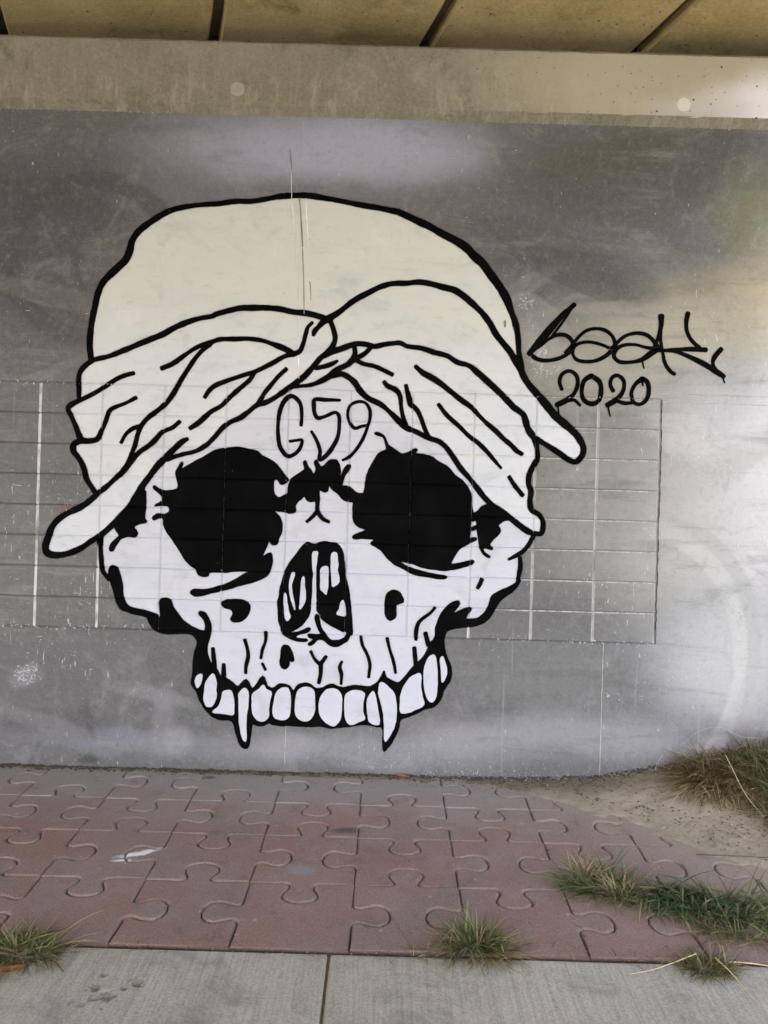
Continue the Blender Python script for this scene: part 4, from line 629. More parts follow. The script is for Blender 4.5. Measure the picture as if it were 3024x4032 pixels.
# pavement of puzzle-shaped pavers
pave = empty('pavement', (0, 0, 0)); pave['kind'] = 'structure'
PX0, PW = -.093, .5085
PY = [3.494, 4.031, 4.530, 4.960, 5.470]
TAB = [(-.078, 0), (-.064, .010), (-.057, .030), (-.064, .055), (-.079, .082), (-.086, .112), (-.076, .142), (-.046, .166), (0, .175)]
TAB = TAB + [(-x, y) for x, y in TAB[-2::-1]]
def tab_edge(p0, p1, sgn, sx=1.0):
    """points from p0 to p1 with a tab bulging to the left (sgn>0) of the travel direction"""
    p0, p1 = np.array(p0, float), np.array(p1, float); L = np.linalg.norm(p1 - p0); t = (p1 - p0) / L; nrm = np.array([-t[1], t[0]]); m = (p0 + p1) / 2
    pts = [p0] + [m + t * a * sx + nrm * b * sgn for a, b in TAB]
    return pts
def paver_outline(c, j):
    """c column, j row; corner order anticlockwise from front left"""
    xl, xr = PX0 + PW * c, PX0 + PW * (c + 1); y0, y1 = PY[j], PY[j + 1]
    pts, wid = [], []
    thin, wide = .0022, .0085
    front = [np.array([xl, y0]), np.array([(xl + xr) / 2, y0])] if j == 0 else tab_edge((xl, y0), (xr, y0), 1 if (c + j) % 2 else -1)
    pts += front; wid += ([thin] * 2) if j == 0 else [thin] + [wide] * (len(front) - 1)
    sg = 1 if (c + 1 + j) % 2 == 0 else -1           # right joint: +1 bulges to +x
    e = tab_edge((xr, y0), (xr, y1), -sg); pts += e; wid += [wide] * len(e)
    back = [np.array([xr, y1]), np.array([(xl + xr) / 2, y1])] if j == 3 else tab_edge((xr, y1), (xl, y1), -1 if (c + j + 1) % 2 else 1)
    pts += back; wid += ([thin] * 2) if j == 3 else [thin] + [wide] * (len(back) - 1)
    sg = 1 if (c + j) % 2 == 0 else -1
    e = tab_edge((xl, y1), (xl, y0), sg); pts += e; wid += [wide] * len(e)
    return np.array(pts), np.array(wid)
def paver_mesh(c, j):
    P_, W_ = paver_outline(c, j); n = len(P_)
    nx_, pv = np.roll(P_, -1, 0), np.roll(P_, 1, 0)
    t = nx_ - pv; t /= np.linalg.norm(t, axis=1)[:, None]; inn = np.stack([-t[:, 1], t[:, 0]], 1)
    cx = np.array([PX0 + PW * c, 0])
    def ring(off, dz): 
        q = P_ + inn * off[:, None] + np.array([(mn.noise(Vector((a * 22, b * 22, c * 7 + j))), mn.noise(Vector((a * 22, b * 22, 30 + c * 7 + j)))) for a, b in P_]) * .0022; return [(a - cx[0], b, gz(b) + dz) for a, b in q]
    R0 = ring(W_ * 1.9, 0); R1 = ring(W_ * 1.0, -.0022); R2 = ring(W_ * .28, -.0115); R3 = ring(W_ * .20, -.03)
    V = R0 + R1 + R2 + R3; Fc = [tuple(range(n))]
    for a in range(3):
        for i in range(n): Fc.append((a * n + i, (a + 1) * n + i, (a + 1) * n + (i + 1) % n, a * n + (i + 1) % n))
    me = mesh('paver', V, Fc)
    bm = bmesh.new(); bm.from_mesh(me); bmesh.ops.triangulate(bm, faces=[f for f in bm.faces if len(f.verts) > 4]); bm.to_mesh(me); bm.free()
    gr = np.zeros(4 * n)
    if j == 0: gr[n:n + 2] = .55; gr[2 * n:2 * n + 2] = 1; gr[3 * n:3 * n + 2] = 1; gr[3 * n - 0] = 1  # front edge ring that takes the painted shade
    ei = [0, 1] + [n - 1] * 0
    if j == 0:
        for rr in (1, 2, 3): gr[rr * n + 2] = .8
    ag = me.attributes.new('front_shade', 'FLOAT', 'POINT'); ag.data.foreach_set('value', gr)
    at = me.attributes.new('edge', 'FLOAT', 'POINT'); at.data.foreach_set('value', [0.0] * n + list(.6 * (W_ > .005)) + list(1.0 * (W_ > .005)) * 2)
    return me
cache = {}
for j in range(4):
    for c in range(-7, 6):
        key = (j, c % 2)
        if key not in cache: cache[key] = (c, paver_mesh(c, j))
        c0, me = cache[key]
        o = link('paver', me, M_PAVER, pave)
        yc = (PY[j] + PY[j + 1]) / 2; rx_, ry_ = random.gauss(0, .0028), random.gauss(0, .0035)
        o.rotation_euler = (rx_, ry_, 0)
        pc_ = Vector((PW / 2, yc, gz(yc))); mt = Matrix.Rotation(rx_, 4, 'X') if 0 else o.rotation_euler.to_matrix()
        o.location = Vector((PX0 + PW * c, 0, random.uniform(-.002, .001))) + pc_ - mt @ pc_
bed = link('joint_sand', mesh('joint_sand', [(-4.2, PY[0] + .002, gz(PY[0]) - .0135), (3.2, PY[0] + .002, gz(PY[0]) - .0135), (3.2, 5.43, -.0135), (-4.2, 5.43, -.0135), (-4.2, PY[0] + .002, gz(PY[0]) - .16), (3.2, PY[0] + .002, gz(PY[0]) - .16)], [(0, 1, 2, 3), (0, 4, 5, 1)]), M_BED, pave)

# broom-finished walkway slabs, with a few spalled pits in the left one
walk = empty('sidewalk', (0, 0, 0)); walk['kind'] = 'structure'
PITS = [(-.915, 3.25, .022, .011), (-1.065, 3.215, .022, .010), (-1.0, 3.165, .026, .012), (-.955, 3.215, .014, .008), (-1.06, 3.29, .014, .006), (-1.05, 3.15, .016, .006), (-1.13, 3.12, .012, .004), (-1.08, 3.10, .012, .004)]
def slab(x0, x1, res):
    y0, y1 = .9, PY[0] - .012; zt = gz(PY[0]) - .009; sl = .045
    nxn, nyn = max(2, int((x1 - x0) / res)), max(2, int((y1 - 2.6) / res))
    ys = [y0] + list(np.linspace(2.6, y1, nyn)); xs = np.linspace(x0, x1, nxn); V, Fc, PA = [], [], []
    for y in ys:
        for x in xs:
            z = zt + sl * (y - y1) + .0015 * mn.noise(Vector((x * 3, y * 3, 0)))
            ed = min(x - x0, x1 - x, y1 - y);  z -= max(0, .008 - ed) * .7
            pv = 0.0
            if y > 2.5:
                for (px, py, r, dp) in PITS:
                    d = math.hypot(x - px, (y - py) * .8) / r * (1 + .8 * mn.noise(Vector((x * 55, y * 55, 2)))) + .25 * mn.noise(Vector((x * 140, y * 140, 5)))
                    if d < 1.0: z -= dp * max(0, 1 - d) ** .5 * (1 + .5 * mn.noise(Vector((x * 120, y * 120, 8)))); pv = 1.0
                    elif d < 1.35: pv = max(pv, (1.35 - d) / .35)
            V.append((x, y, z)); PA.append(pv)
    n = len(xs)
    for i in range(len(ys) - 1):
        for k in range(n - 1): Fc.append((i * n + k, i * n + k + 1, (i + 1) * n + k + 1, (i + 1) * n + k))
    b0 = len(V)                                   # skirts give the slab its thickness
    ring = [k for k in range(n)] + [i * n + n - 1 for i in range(1, len(ys))] + [(len(ys) - 1) * n + k for k in range(n - 2, -1, -1)] + [i * n for i in range(len(ys) - 2, 0, -1)]
    for r in ring: V.append((V[r][0], V[r][1], V[r][2] - .12))
    for a in range(len(ring)): b = (a + 1) % len(ring); Fc.append((ring[a], b0 + a, b0 + b, ring[b]))
    me = mesh('slab', V, Fc); smooth(me); PA += [0.0] * (len(V) - len(PA)); at = me.attributes.new('pit', 'FLOAT', 'POINT'); at.data.foreach_set('value', PA); return link('slab', me, M_SLAB, walk)
slab(-1.9, -.186, .005); slab(-.172, 1.95, .012); slab(-3.7, -1.912, .05); slab(1.962, 3.6, .05)
V = [(x, y, gz(PY[0]) - .009 + .045 * (y - PY[0]) - dz) for dz in (.03, .12) for (x, y) in ((-3.6, 1), (3.5, 1), (3.5, PY[0] + .001), (-3.6, PY[0] + .001))]
link('joint_filler', mesh('joint_filler', V, [(0, 1, 2, 3), (0, 4, 5, 1), (2, 6, 7, 3)]), M_TAR, walk)

# dirt washed over the pavers at the right, rising towards the wall
DB = [(-3.2, 5.40), (-1.2, 5.395), (.25, 5.36), (.55, 5.345), (.721, 5.318), (1.018, 5.166), (1.215, 5.017), (1.407, 4.9), (1.60, 4.72), (1.728, 4.527), (1.908, 4.386), (2.2, 4.22), (2.7, 4.0), (3.4, 3.7), (5, 3.2), (12, 2.0)]
def dirt_h(x, y):
    yb = np.interp(x, [p[0] for p in DB], [p[1] for p in DB]); d = y - yb
    am = 1 if x > .3 else .35
    d += am * (.10 * mn.noise(Vector((x * 4, y * 4, 3))) + .05 * mn.noise(Vector((x * 14, y * 14, 3))))
    if d < -.05: return -.03
    h = .003 + .05 * max(0, d) if d > 0 else .003 + d * .3
    rise = np.interp(x, [1.2, 1.45, 2.0, 2.25, 2.6, 3.4, 6, 12], [0, .01, .085, .13, .20, .40, .9, 1.5])
    t = max(0, min(1, (y - (D - .75)) / .75)); t2 = max(0, min(1, (x - 2.2) / 3.0))
    h += rise * (t * t * (1 - t2) + max(t, .75 * t2) * t2 * min(1, max(0, d) * 1.2))
    h += .006 * mn.noise(Vector((x * 14, y * 14, 7))) + .003 * mn.noise(Vector((x * 45, y * 45, 7)))
    return h
def heightfield(name, xs, ys, fn, mat):
    V, Fc = [], []; n = len(xs)
    for y in ys:
        for x in xs: V.append((x, y, gz(y) + fn(x, y)))
    for i in range(len(ys) - 1):
        for j in range(n - 1): Fc.append((i * n + j, i * n + j + 1, (i + 1) * n + j + 1, (i + 1) * n + j))
    me = mesh(name, V, Fc); smooth(me); o = link(name, me, mat); return o
dx = np.concatenate([np.arange(-3.2, 2.9, .02), np.arange(2.9, 12.1, .3)]); dy = np.concatenate([np.arange(1.8, 3.9, .3), np.arange(3.9, 5.44, .02)])
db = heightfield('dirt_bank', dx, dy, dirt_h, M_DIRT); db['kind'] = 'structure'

# ---------------------------------------------------------------- mural geometry: paint films that follow the grooves
def groove_depth(x, z):
    if not (GX0 - VHW < x < GX1 + VHW and GZ0 - HHW < z < GZ1 + HHW): return 0.0, False
    a = (GX1 - x) / GW; fx = abs(a - round(a)) * GW; c = (z - GZ0) / GH; fz = abs(c - round(c)) * GH
    return max(VD * max(0, 1 - fx / VHW), HD * max(0, 1 - fz / HHW)), fx < VHW * .4
def catmull(P_, closed, sub):
    P_ = np.array(P_, float); n = len(P_)
    if n < 3: 
        return np.array([P_[0] + (P_[1] - P_[0]) * t for t in np.linspace(0, 1, sub + 1)])
    out = []
    for i in range(n if closed else n - 1):
        p1, p2 = P_[i], P_[(i + 1) % n]
        p0 = P_[i - 1] if (closed or i > 0) else 2 * p1 - p2
        p3 = P_[(i + 2) % n] if (closed or i + 2 < n) else 2 * p2 - p1
        d01, d12, d23 = [max(1e-6, np.linalg.norm((b - a)[:2]) ** .5) for a, b in ((p0, p1), (p1, p2), (p2, p3))]
        m1 = (p1 - p0) / d01 - (p2 - p0) / (d01 + d12) + (p2 - p1) / d12; m2 = (p2 - p1) / d12 - (p3 - p1) / (d12 + d23) + (p3 - p2) / d23
        m1 *= d12; m2 *= d12
        for s in range(sub):
            t = s / sub; t2, t3 = t * t, t * t * t
            out.append((2 * t3 - 3 * t2 + 1) * p1 + (t3 - 2 * t2 + t) * m1 + (-2 * t3 + 3 * t2) * p2 + (t3 - t2) * m2)
    if not closed: out.append(P_[-1])
    return np.array(out)
LAYER = [0]
def film(name, V2, Fc, cover, off, mat, parent, thin=.58):
    """V2 = (x, z) in wall metres; cut along the groove lines and laid into them"""
    bm = bmesh.new(); ly = bm.verts.layers.float.new('cover')
    vs = []
    for (x, z), c in zip(V2, cover): v = bm.verts.new((x, 0, z)); v[ly] = c; vs.append(v)
    for f in Fc:
        try: bm.faces.new([vs[i] for i in f])
        except ValueError: pass
    big = [f for f in bm.faces if len(f.verts) > 4]
    if big: bmesh.ops.triangulate(bm, faces=big)
    V2 = np.array(V2); x0, z0 = V2.min(0); x1, z1 = V2.max(0)
    if x1 > GX0 and x0 < GX1 and z1 > GZ0 and z0 < GZ1:
        cuts = []
        for q in VX:
            for s in (-VHW, 0, VHW):
                if x0 < q + s < x1: cuts.append(((q + s, 0, 0), (1, 0, 0)))
        for q in HZ:
            for s in (-HHW, 0, HHW):
                if z0 < q + s < z1: cuts.append(((0, 0, q + s), (0, 0, 1)))
        for co, no in cuts:
            bmesh.ops.bisect_plane(bm, geom=bm.verts[:] + bm.edges[:] + bm.faces[:], dist=1e-6, plane_co=co, plane_no=no)
    for v in bm.verts:
        gd, worn = groove_depth(v.co.x, v.co.z)
        v.co.y = D - off + gd
        if worn: v[ly] = min(v[ly], thin)
    me = bpy.data.meshes.new(name); bm.normal_update()
    for f in bm.faces:
        if f.normal.y > 0: f.normal_flip()
    bm.to_mesh(me); bm.free()
    o = link(name, me, mat, parent); o.location = -parent.location
    return o
def fill(name, pts, off, mat, parent, fuzz, sub=3, lvl_wob=True):
    c = catmull(np.array(pts) / 1000.0, True, sub)
    A_ = .5 * np.sum(c[:, 0] * np.roll(c[:, 1], -1) - np.roll(c[:, 0], -1) * c[:, 1])
    if A_ < 0: c = c[::-1]
    c = c + np.array([(mn.noise(Vector((p[0] * 28, p[1] * 28, 1 + off * 300))), mn.noise(Vector((p[0] * 28, p[1] * 28, 40 + off * 300)))) for p in c]) * (.0035 if lvl_wob else 0)
    n = len(c); t = np.roll(c, -1, 0) - np.roll(c, 1, 0); L = np.linalg.norm(t, axis=1); t /= np.maximum(L, 1e-6)[:, None]
    nr = np.stack([t[:, 1], -t[:, 0]], 1)
    fz = fuzz * (1 + .6 * np.array([mn.noise(Vector((p[0] * 12, p[1] * 12, off * 900))) for p in c]))
    o1 = c + nr * (fz * .0)[:, None]; o2 = c + nr * fz[:, None]
    V2 = list(map(tuple, o1)) + list(map(tuple, o2)); cov = [1.0] * n + [0.0] * n
    Fc = [(i, n + i, n + (i + 1) % n, (i + 1) % n) for i in range(n)]
    tv, _e, tf = delaunay_2d_cdt([Vector(p) for p in V2[:n]], [], [list(range(n))], 1, 1e-6)[:3]
    k = len(V2); V2 += [tuple(v) for v in tv]; cov += [1.0] * len(tv); Fc += [tuple(k + i for i in f) for f in tf]
    return film(name, V2, Fc, cov, off, mat, parent)
def stroke(name, pts, off, mat, parent, fuzz=.007, sub=4):
    A_ = np.array(pts, float); A_ = A_ / 1000.0
    c = catmull(A_, False, sub); xy = c[:, :2]; hwid = np.maximum(c[:, 2], .0022) / 2 * .96
    n = len(c); t = np.gradient(xy, axis=0); t /= np.maximum(np.linalg.norm(t, axis=1), 1e-7)[:, None]; nr = np.stack([-t[:, 1], t[:, 0]], 1)
    # rounded ends
    cap = []
    def ext(i, sg):
        out = []
        for a in (.38, .71, .92, 1.0)[:]:
            out.append((xy[i] + t[i] * sg * hwid[i] * a, hwid[i] * math.sqrt(max(0.03, 1 - a * a)), nr[i]))
        return out
    rows = [r for r in ext(0, -1)[::-1]] + [(xy[i], hwid[i], nr[i]) for i in range(n)] + ext(n - 1, 1)
    V2, cov, Fc = [], [], []
    for k, (p, h, q) in enumerate(rows):
        wv = 1 + .14 * mn.noise(Vector((p[0] * 22, p[1] * 22, off * 500))) + .07 * mn.noise(Vector((p[0] * 70, p[1] * 70, off * 500)))
        f = fuzz * (1 + .7 * mn.noise(Vector((p[0] * 9, p[1] * 9, 4))))
        for s, cv in ((-(h * wv + f), 0), (-h * wv * .9, 1), (h * wv * .9, 1), (h * wv + f, 0)): V2.append(tuple(p + q * s)); cov.append(cv)
        if k:
            a0, b0 = (k - 1) * 4, k * 4
            for m_ in range(3): Fc.append((a0 + m_, a0 + m_ + 1, b0 + m_ + 1, b0 + m_))
    return film(name, V2, Fc, cov, off, mat, parent)
mural = empty('skull_mural', (-.6, D, .3))
tag(mural, 'huge white skull with knotted bandana and fangs painted in black outline on the wall', 'mural')
MATS = {'cream': M_CREAM, 'white': M_WHITE, 'black': M_BLACK}
LV = [.0012, .0018, .0026, .0030, .0052]
for i, (nm, c, lv, pts) in enumerate(FILLS):
    fill(nm, pts, LV[lv] + .00002 * i, MATS[c], mural, {'white': .008, 'cream': .004, 'black': .011}[c] if lv != 4 else .004)
for i, (nm, pts) in enumerate(STROKES): stroke(nm, pts, .0034 + .00003 * i, M_BLACK, mural, .010)
for i, (nm, pts) in enumerate(LETTERS): stroke(nm, pts, .0048 + .00003 * i, M_BLACK, mural, .005)
sg_ = empty('graffiti_tag', (1.5, D, 2.7)); tag(sg_, 'black looping sprayed signature tag to the right of the skull', 'graffiti')
for i, (nm, pts) in enumerate(SIG): stroke(nm, pts, .0026 + .00004 * i, M_BLACK, sg_, .006)
dt_ = empty('graffiti_date', (1.3, D, 2.45)); tag(dt_, 'black sprayed numerals reading 2020 below the signature', 'graffiti')
for i, (nm, pts) in enumerate(DATE): stroke(nm, pts, .0030 + .00004 * i, M_BLACK, dt_, .006)

M_HAIR = spray_black('hairline_crack', (.17, .165, .155)); M_HAIRW = spray_black('pale_hairline', (.56, .56, .56))
for i, pts in enumerate(HAIR_DARK): stroke('hairline_crack', pts, .0040 + .00003 * i, M_HAIR, wall, .001)
for i, pts in enumerate(HAIR_PALE): stroke('pale_hairline', pts, .0043 + .00003 * i, M_HAIRW, wall, .0008)

# ---------------------------------------------------------------- grass, leaves, debris
GREEN = [(.10, .155, .04), (.14, .20, .055), (.075, .12, .04), (.18, .225, .08), (.11, .165, .085)]
DRY = [(.34, .27, .13), (.42, .34, .19), (.26, .19, .09), (.20, .13, .06), (.48, .40, .25)]
def surf(x, y):
    if y < PY[0]: return gz(PY[0]) - .009 + .045 * (y - PY[0])
    return gz(y) + max(dirt_h(x, y), 0)
def blades(name, parent, spots, n, length, wid, cols, lean=(.2, .9), up=1.0, curl=.8, seed=1, origin=(0, 0, 0), dirbias=None):
    """n curved ribbons rooted over the spots (x, y, rx, ry, weight)"""
    r = random.Random(seed); V, Fc, C = [], [], []; W = [s[4] for s in spots]
    for _ in range(n):
        sx, sy, rx, ry, _w = r.choices(spots, W)[0]
        a = r.uniform(0, 2 * math.pi); q = math.sqrt(r.random()); ox, oy = math.cos(a) * q, math.sin(a) * q
        x, y = sx + ox * rx, sy + oy * ry; z = surf(x, min(y, D - .02)) - .004
        if y > D - .03: y = D - .03
        az = math.atan2(oy, ox) + r.gauss(0, .9) if dirbias is None else dirbias[0] + r.gauss(0, dirbias[1])
        L = length * r.uniform(.45, 1.15); ln = r.uniform(*lean); k = curl * r.uniform(.3, 1.3); wd = wid * r.uniform(.6, 1.2)
        col = r.choice(cols); br = r.uniform(.7, 1.3); tip = r.choice(DRY) if r.random() < .25 else None
        dxv, dyv = math.cos(az), math.sin(az); px, py, pz = x, y, z; ang = ln; seg = 5; b0 = len(V); tw = r.uniform(-.9, .9)
        for s in range(seg + 1):
            t = s / seg; wv = wd * (1 - t ** 1.7) * .5 + .0003; sxv, syv = -dyv * math.cos(tw * t) , dxv * math.cos(tw * t); szv = math.sin(tw * t)
            V.append((px + sxv * wv - origin[0], py + syv * wv - origin[1], pz + szv * wv - origin[2])); V.append((px - sxv * wv - origin[0], py - syv * wv - origin[1], pz - szv * wv - origin[2]))
            cc = tuple(v * br * (.6 + .5 * t) for v in col) if tip is None else tuple((1 - t) * u * br + t * v for u, v in zip(col, tip))
            C += [cc + (1,)] * 2
            ang += k / seg; st = L / seg; px += dxv * math.sin(ang) * st; py += dyv * math.sin(ang) * st; pz += math.cos(ang) * st * up
            zz = surf(px, min(py, D - .02)) + .002
            if pz < zz: pz = zz + r.uniform(0, .006)
            if py > D - .012: py = D - .012
            if s: k0 = b0 + 2 * s; Fc.append((k0 - 2, k0 - 1, k0 + 1, k0))
    me = mesh(name, V, Fc); at = me.color_attributes.new('Col', 'FLOAT_COLOR', 'POINT'); at.data.foreach_set('color', np.array(C, 'f').ravel()); smooth(me)
    o = link(name, me, M_BLADE, parent); return o
def clump(label, x, y, parts):
    org = (x, y, surf(x, y)); e_ = empty('grass_clump', org); tag(e_, label, 'grass', 'grass clumps growing through the paving')
    for i, p in enumerate(parts): blades(p.pop('name'), e_, origin=org, seed=int(abs(x * 977 + y * 131)) + i * 17, **p)
    return e_
G_ = GREEN; D_ = DRY
LT = [(.16, .19, .075), (.12, .15, .05), (.20, .21, .10)]
clump('grass clump with a dead leaf at the left edge of the walkway', -1.43, 3.40, [
    dict(name='green_blades', spots=[(-1.47, 3.42, .15, .09, 1)], n=300, length=.14, wid=.007, cols=G_ + LT, lean=(.3, 1.3), curl=1.8),
    dict(name='dry_blades', spots=[(-1.41, 3.43, .15, .08, 1)], n=170, length=.20, wid=.005, cols=D_, lean=(.7, 1.5), curl=1.3)])
clump('bushy grass clump at the middle of the paving edge', .42, 3.53, [
    dict(name='green_blades', spots=[(.44, 3.55, .09, .05, 1)], n=260, length=.18, wid=.0075, cols=G_ + LT + LT, lean=(.05, 1.1), curl=1.3),
    dict(name='dry_blades', spots=[(.46, 3.51, .14, .05, 1), (.3, 3.49, .18, .02, .2)], n=340, length=.17, wid=.0042, cols=D_, lean=(.7, 1.5), curl=.9)])
clump('big dark green grass clump trailing off at the right edge', 1.55, 3.92, [
    dict(name='green_blades', spots=[(1.45, 4.00, .17, .10, 1.6), (1.62, 3.90, .14, .11, 1)], n=330, length=.26, wid=.012, cols=[(.055, .115, .035), (.08, .15, .05), (.09, .15, .09), (.13, .19, .075), (.11, .17, .11)], lean=(.6, 1.25), curl=1.2, dirbias=(-2.1, .8)),
    dict(name='side_blades', spots=[(1.66, 3.88, .2, .10, 1), (1.87, 3.80, .12, .10, .8)], n=330, length=.25, wid=.008, cols=G_ + LT, lean=(.4, 1.4), curl=1.4),
    dict(name='dry_blades', spots=[(1.72, 3.72, .25, .08, 1), (1.40, 3.93, .15, .06, .3)], n=330, length=.22, wid=.005, cols=D_ + LT, lean=(.8, 1.5), curl=1.0)])
clump('low grass clump with straw tufts on its top and front', 1.13, 4.08, [
    dict(name='green_blades', spots=[(1.12, 4.06, .15, .07, 1)], n=210, length=.26, wid=.008, cols=G_, lean=(.8, 1.45), curl=.7),
    dict(name='dry_blades', spots=[(1.06, 4.18, .08, .04, 1), (1.22, 3.99, .10, .05, 1)], n=260, length=.14, wid=.0055, cols=[DRY[0], DRY[1], DRY[4], DRY[4]], lean=(.1, 1.3), curl=1.2)])
clump('small yellowish grass tuft on the walkway joint at lower right', 1.40, 3.44, [
    dict(name='green_blades', spots=[(1.40, 3.44, .08, .05, 1)], n=170, length=.115, wid=.0055, cols=[(.14, .15, .05), (.11, .13, .04), (.20, .19, .08)], lean=(.1, 1.2), curl=1.2),
    dict(name='dry_blades', spots=[(1.40, 3.44, .12, .05, 1), (1.40, 3.44, .04, .025, 1)], n=190, length=.12, wid=.004, cols=D_ + LT, lean=(.1, 1.5), curl=1.2)])
clump('heap of dry brown hay against the wall at the right edge', 2.25, 5.22, [
    dict(name='dry_blades', spots=[(2.12, 5.24, .15, .13, 1), (2.44, 5.20, .28, .20, 1.8)], n=2000, length=.33, wid=.006, cols=[(.32, .245, .11), (.42, .335, .17), (.21, .15, .065), (.52, .44, .25), (.15, .11, .05)], lean=(1.0, 1.75), curl=.8),
    dict(name='matted_blades', spots=[(2.15, 5.26, .16, .12, 1), (2.42, 5.24, .28, .16, 1.8)], n=2200, length=.24, wid=.006, cols=[(.16, .12, .05), (.22, .165, .075), (.11, .085, .035)], lean=(.2, 1.3), curl=1.5),
    dict(name='green_blades', spots=[(2.50, 5.25, .16, .12, 1), (2.44, 4.85, .18, .22, .7)], n=220, length=.27, wid=.009, cols=[(.05, .075, .02), (.08, .10, .035), (.04, .055, .018)], lean=(.2, 1.3), curl=1.0)])
clump('coarse green grass spilling down the bank beyond the hay', 2.95, 4.75, [
    dict(name='green_blades', spots=[(2.85, 4.9, .5, .45, 1)], n=900, length=.40, wid=.009, cols=GREEN, lean=(.2, 1.2), curl=1.0)])
def stalk(label, pts, wid, col, name='dry_stalk'):
    c = catmull(np.array(pts, float), False, 6); V, Fc = [], []; n = len(c); o0 = c[0].copy()
    for i, p in enumerate(c):
        q = wid * (1 - .5 * i / n) / 2
        for k in range(4): V.append((p[0] + q * math.cos(k * math.pi / 2) - o0[0], p[1] + q * math.sin(k * math.pi / 2) * .7 - o0[1], p[2] + q * math.sin(k * math.pi / 2 + .8) - o0[2]))
        if i:
            for k in range(4): Fc.append(((i - 1) * 4 + k, (i - 1) * 4 + (k + 1) % 4, i * 4 + (k + 1) % 4, i * 4 + k))
    o = link(name, mesh(name, V, Fc), plain(name, col, .8)); o.location = o0; tag(o, label, 'stalk', 'dry stalks lying on the ground'); return o
sz = lambda x, y, h: (x, y, surf(x, y) + h)
stalk('straw stalk lying to the left of the small yellowish tuft', [sz(1.36, 3.47, .05), sz(1.25, 3.44, .025), sz(1.15, 3.41, .01), sz(1.06, 3.385, .008)], .005, (.55, .46, .28))
stalk('straw stalk reaching forward over the walkway from the small tuft', [sz(1.43, 3.44, .05), sz(1.46, 3.36, .04), sz(1.49, 3.24, .02), sz(1.53, 3.14, .006)], .004, (.5, .41, .24))
stalk('pale straw stalk running off the right edge by the small tuft', [sz(1.50, 3.47, .02), sz(1.60, 3.47, .015), sz(1.72, 3.45, .01), sz(1.85, 3.45, .008)], .006, (.55, .46, .30))
stalk('long pale stalk leaning down the front of the hay heap', [(2.13, 5.06, .30), (2.145, 5.0, .24), (2.19, 4.92, .12), sz(2.26, 4.82, .015)], .0035, (.50, .42, .25))
stalk('dark thin twig lying on the dirt near the right edge', [sz(1.72, 4.42, .012), sz(1.85, 4.40, .02), sz(2.0, 4.40, .015), sz(2.2, 4.38, .012)], .006, (.06, .05, .04))
stalk('bent whitish stalk poking up from the hay against the wall', [(1.98, 5.36, .28), (2.06, 5.35, .36), (2.2, 5.34, .40), (2.33, 5.33, .35), (2.45, 5.33, .34)], .0035, (.36, .35, .33))
stalk('thin pale stalk standing against the wall left of the hay', [(1.80, 5.38, .04), (1.81, 5.385, .10), (1.84, 5.39, .17), (1.86, 5.39, .20)], .005, (.5, .49, .48))
def leaf(label, loc, rot, size, col, curlv=.5, asp=.5):
    V, Fc = [], []; n = 10
    for i in range(n + 1):
        t = i / n; wv = asp * math.sin(math.pi * t ** .85) * .5 + .004; zc = curlv * .25 * (t - .5) ** 2 * 2
        for s in (-1, -.5, 0, .5, 1): V.append(((t - .5) * size, s * wv * size * (1 + .1 * math.sin(i * 5)), size * (zc + curlv * .35 * (abs(s) * wv * 2) ** 1.3 + .02 * mn.noise(Vector((t * 9, s * 3, size))))))
        if i:
            for k in range(4): a = (i - 1) * 5 + k; Fc.append((a, a + 1, a + 6, a + 5))
    me = mesh('fallen_leaf', V, Fc); smooth(me); o = link('fallen_leaf', me, plain('leaf_' + label[:5], col, .6, 30, .4)); o.location = loc; o.rotation_euler = rot
    md = o.modifiers.new('s', 'SOLIDIFY'); md.thickness = .0008
    tag(o, label, 'leaf', 'fallen leaves'); return o
leaf('orange brown dead leaf by the grass clump at the lower left corner', sz(-1.43, 3.285, .012), (.15, .1, .75), .12, (.30, .13, .045), .7, .42)
leaf('rusty orange leaf lying on the paving against the wall foot', sz(.17, 5.375, .012), (.25, .1, .1), .085, (.33, .12, .03), .8, .45)
leaf('yellow green leaf standing at the right side of the middle clump', sz(.545, 3.47, .05), (1.35, .3, 1.5), .10, (.32, .38, .12), .3, .3)
leaf('tiny dark brown leaf scrap on the pavers right of the middle', sz(.93, 4.43, .006), (.1, 0, .4), .03, (.12, .07, .03), .6, .5)

def bits(name, n, fn, smin, smax, mat, seed):
    r = random.Random(seed); V, Fc = [], []
    ico = [(0, 0, 1), (.9, 0, .2), (.28, .85, .2), (-.72, .53, .25), (-.72, -.53, .2), (.28, -.85, .25), (0, 0, -.5)]
    fc = [(0, 1, 2), (0, 2, 3), (0, 3, 4), (0, 4, 5), (0, 5, 1), (6, 2, 1), (6, 3, 2), (6, 4, 3), (6, 5, 4), (6, 1, 5)]
    for _ in range(n):
        x, y = fn(r); s = smin + (smax - smin) * r.random() ** 3; z = surf(x, y) + s * .15; a = r.uniform(0, 6.28); b = len(V); e1, e2, e3 = r.uniform(.6, 1.6), r.uniform(.6, 1.2), r.uniform(.4, .9)
        for (p, q, t) in ico:
            p, q = p * e1 * s, q * e2 * s; V.append((x + p * math.cos(a) - q * math.sin(a), min(D - .003, y + p * math.sin(a) + q * math.cos(a)), z + t * s * e3))
        Fc += [tuple(b + i for i in f) for f in fc]
    o = link(name, mesh(name, V, Fc), mat); o['kind'] = 'stuff'; return o
bits('foot_debris', 4200, lambda r: (r.uniform(-3, 2.2), D - abs(r.gauss(0, .030)) - .004), .0015, .014, plain('moss_grit', (.075, .066, .055), .95, 50, .9), 3)
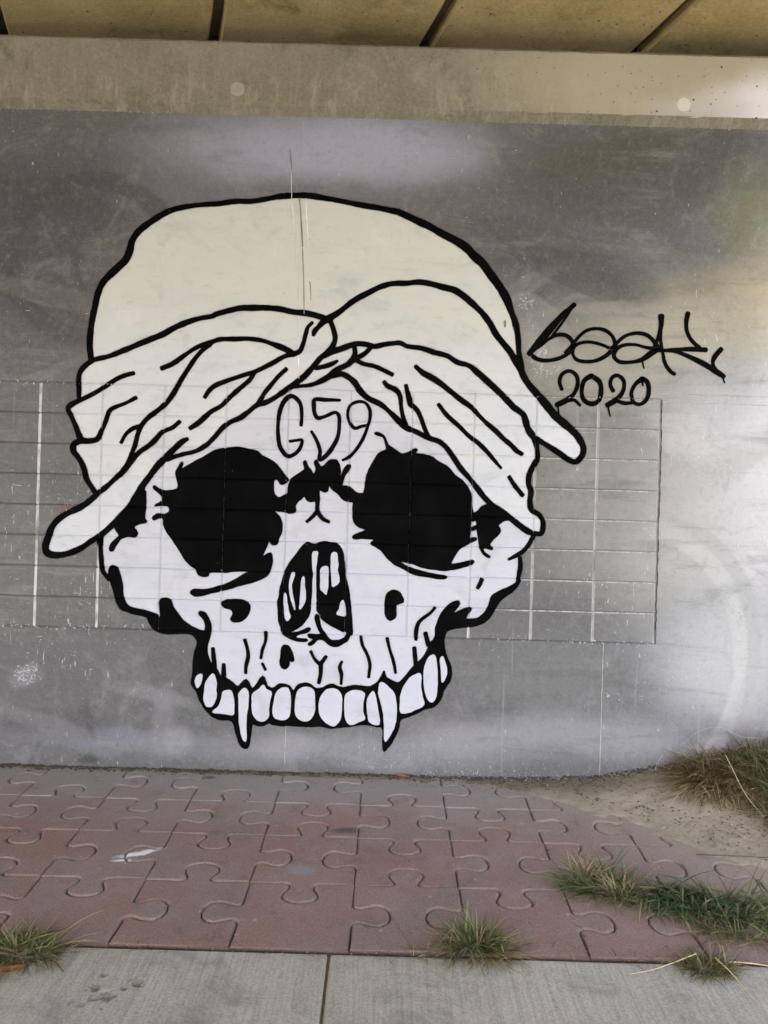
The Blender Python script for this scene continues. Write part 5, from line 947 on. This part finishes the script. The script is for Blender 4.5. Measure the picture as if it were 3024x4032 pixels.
bits('paint_flakes', 900, lambda r: (r.uniform(.2, 2.0), D - abs(r.gauss(0, .02)) - .004), .0015, .008, plain('grey_flakes', (.36, .36, .40), .8, 50, .6), 4)
def dsp(r):
    while True:
        x, y = r.uniform(.6, 2.8), r.uniform(4.2, 5.4)
        if dirt_h(x, y) > .008: return x, y
bits('dirt_clods', 1500, dsp, .0015, .011, plain('clods', (.12, .095, .065), .95, 60, .6), 5)
bits('moss_crumbs', 1400, lambda r: (r.gauss(1.05, .45), D - .05 - abs(r.gauss(0, .07))), .0015, .007, plain('moss', (.075, .062, .035), .95, 50, .6), 8)
bits('straw_bits', 260, lambda r: (r.uniform(-1.9, 2.2), PY[0] + r.gauss(0, .012)), .001, .006, plain('litter', (.22, .16, .09), .95, 50, .6), 6)

def crumbs(name, n, fn, smin, smax, mat, seed, y0=D):
    r = random.Random(seed); V, Fc = [], []
    ico = [(0, 0, 1), (.9, 0, .2), (.28, .85, .2), (-.72, .53, .25), (-.72, -.53, .2), (.28, -.85, .25), (0, 0, -.5)]
    fc = [(0, 1, 2), (0, 2, 3), (0, 3, 4), (0, 4, 5), (0, 5, 1), (6, 2, 1), (6, 3, 2), (6, 4, 3), (6, 5, 4), (6, 1, 5)]
    for _ in range(n):
        x, z = fn(r); s_ = smin + (smax - smin) * r.random() ** 3; a = r.uniform(0, 6.28); b = len(V); e1, e2 = r.uniform(.6, 1.8), r.uniform(.4, .9)
        for (p, q, t) in ico:
            p, q = p * e1 * s_, q * e2 * s_; V.append((x + p * math.cos(a) - q * math.sin(a), y0 - max(-.001, t * s_ * .5), z + p * math.sin(a) + q * math.cos(a)))
        Fc += [tuple(b + i for i in f) for f in fc]
    o = link(name, mesh(name, V, Fc), mat, wall); o.location = (0, -D, 0); o['kind'] = 'stuff'; return o
def side(r):
    return r.uniform(-2.7, -1.75) if r.random() < .5 else r.uniform(.75, 1.8)
M_CRUMB = plain('paint_crumb', (.50, .50, .51), .7, 60, .5)
crumbs('paint_crumbs', 420, lambda r: (side(r), (GZ0 if r.random() < .55 else GZ1) + r.gauss(0, .006)), .0015, .008, M_CRUMB, 11)
crumbs('arris_crumbs', 360, lambda r: (r.uniform(-2.7, 2.7), 4.304 + r.gauss(0, .004)), .0015, .006, plain('lime_crumb', (.40, .37, .29), .8, 60, .4), 12)
crumbs('foot_crumbs', 500, lambda r: (r.uniform(.3, 2.1), .012 + abs(r.gauss(0, .016)) + max(0, r.uniform(0, 1) ** 6 * .2)), .0015, .006, plain('foot_flake', (.34, .34, .38), .8, 60, .5), 13)

r_ = random.Random(77)
lit = blades('straw_litter', None, [(1.5, 5.0, .9, .35, 1.2), (1.7, 4.4, .6, .3, .8), (.4, 3.48, 1.7, .03, .8), (1.3, 3.75, .7, .3, .8), (2.0, 4.9, .4, .3, 1)], 330, .075, .003, DRY + [(.12, .09, .05)], lean=(1.45, 1.7), curl=.2, seed=31)
lit['kind'] = 'stuff'
bits('pebbles', 160, dsp, .004, .018, plain('pebble', (.27, .245, .21), .9, 40, .35), 15)
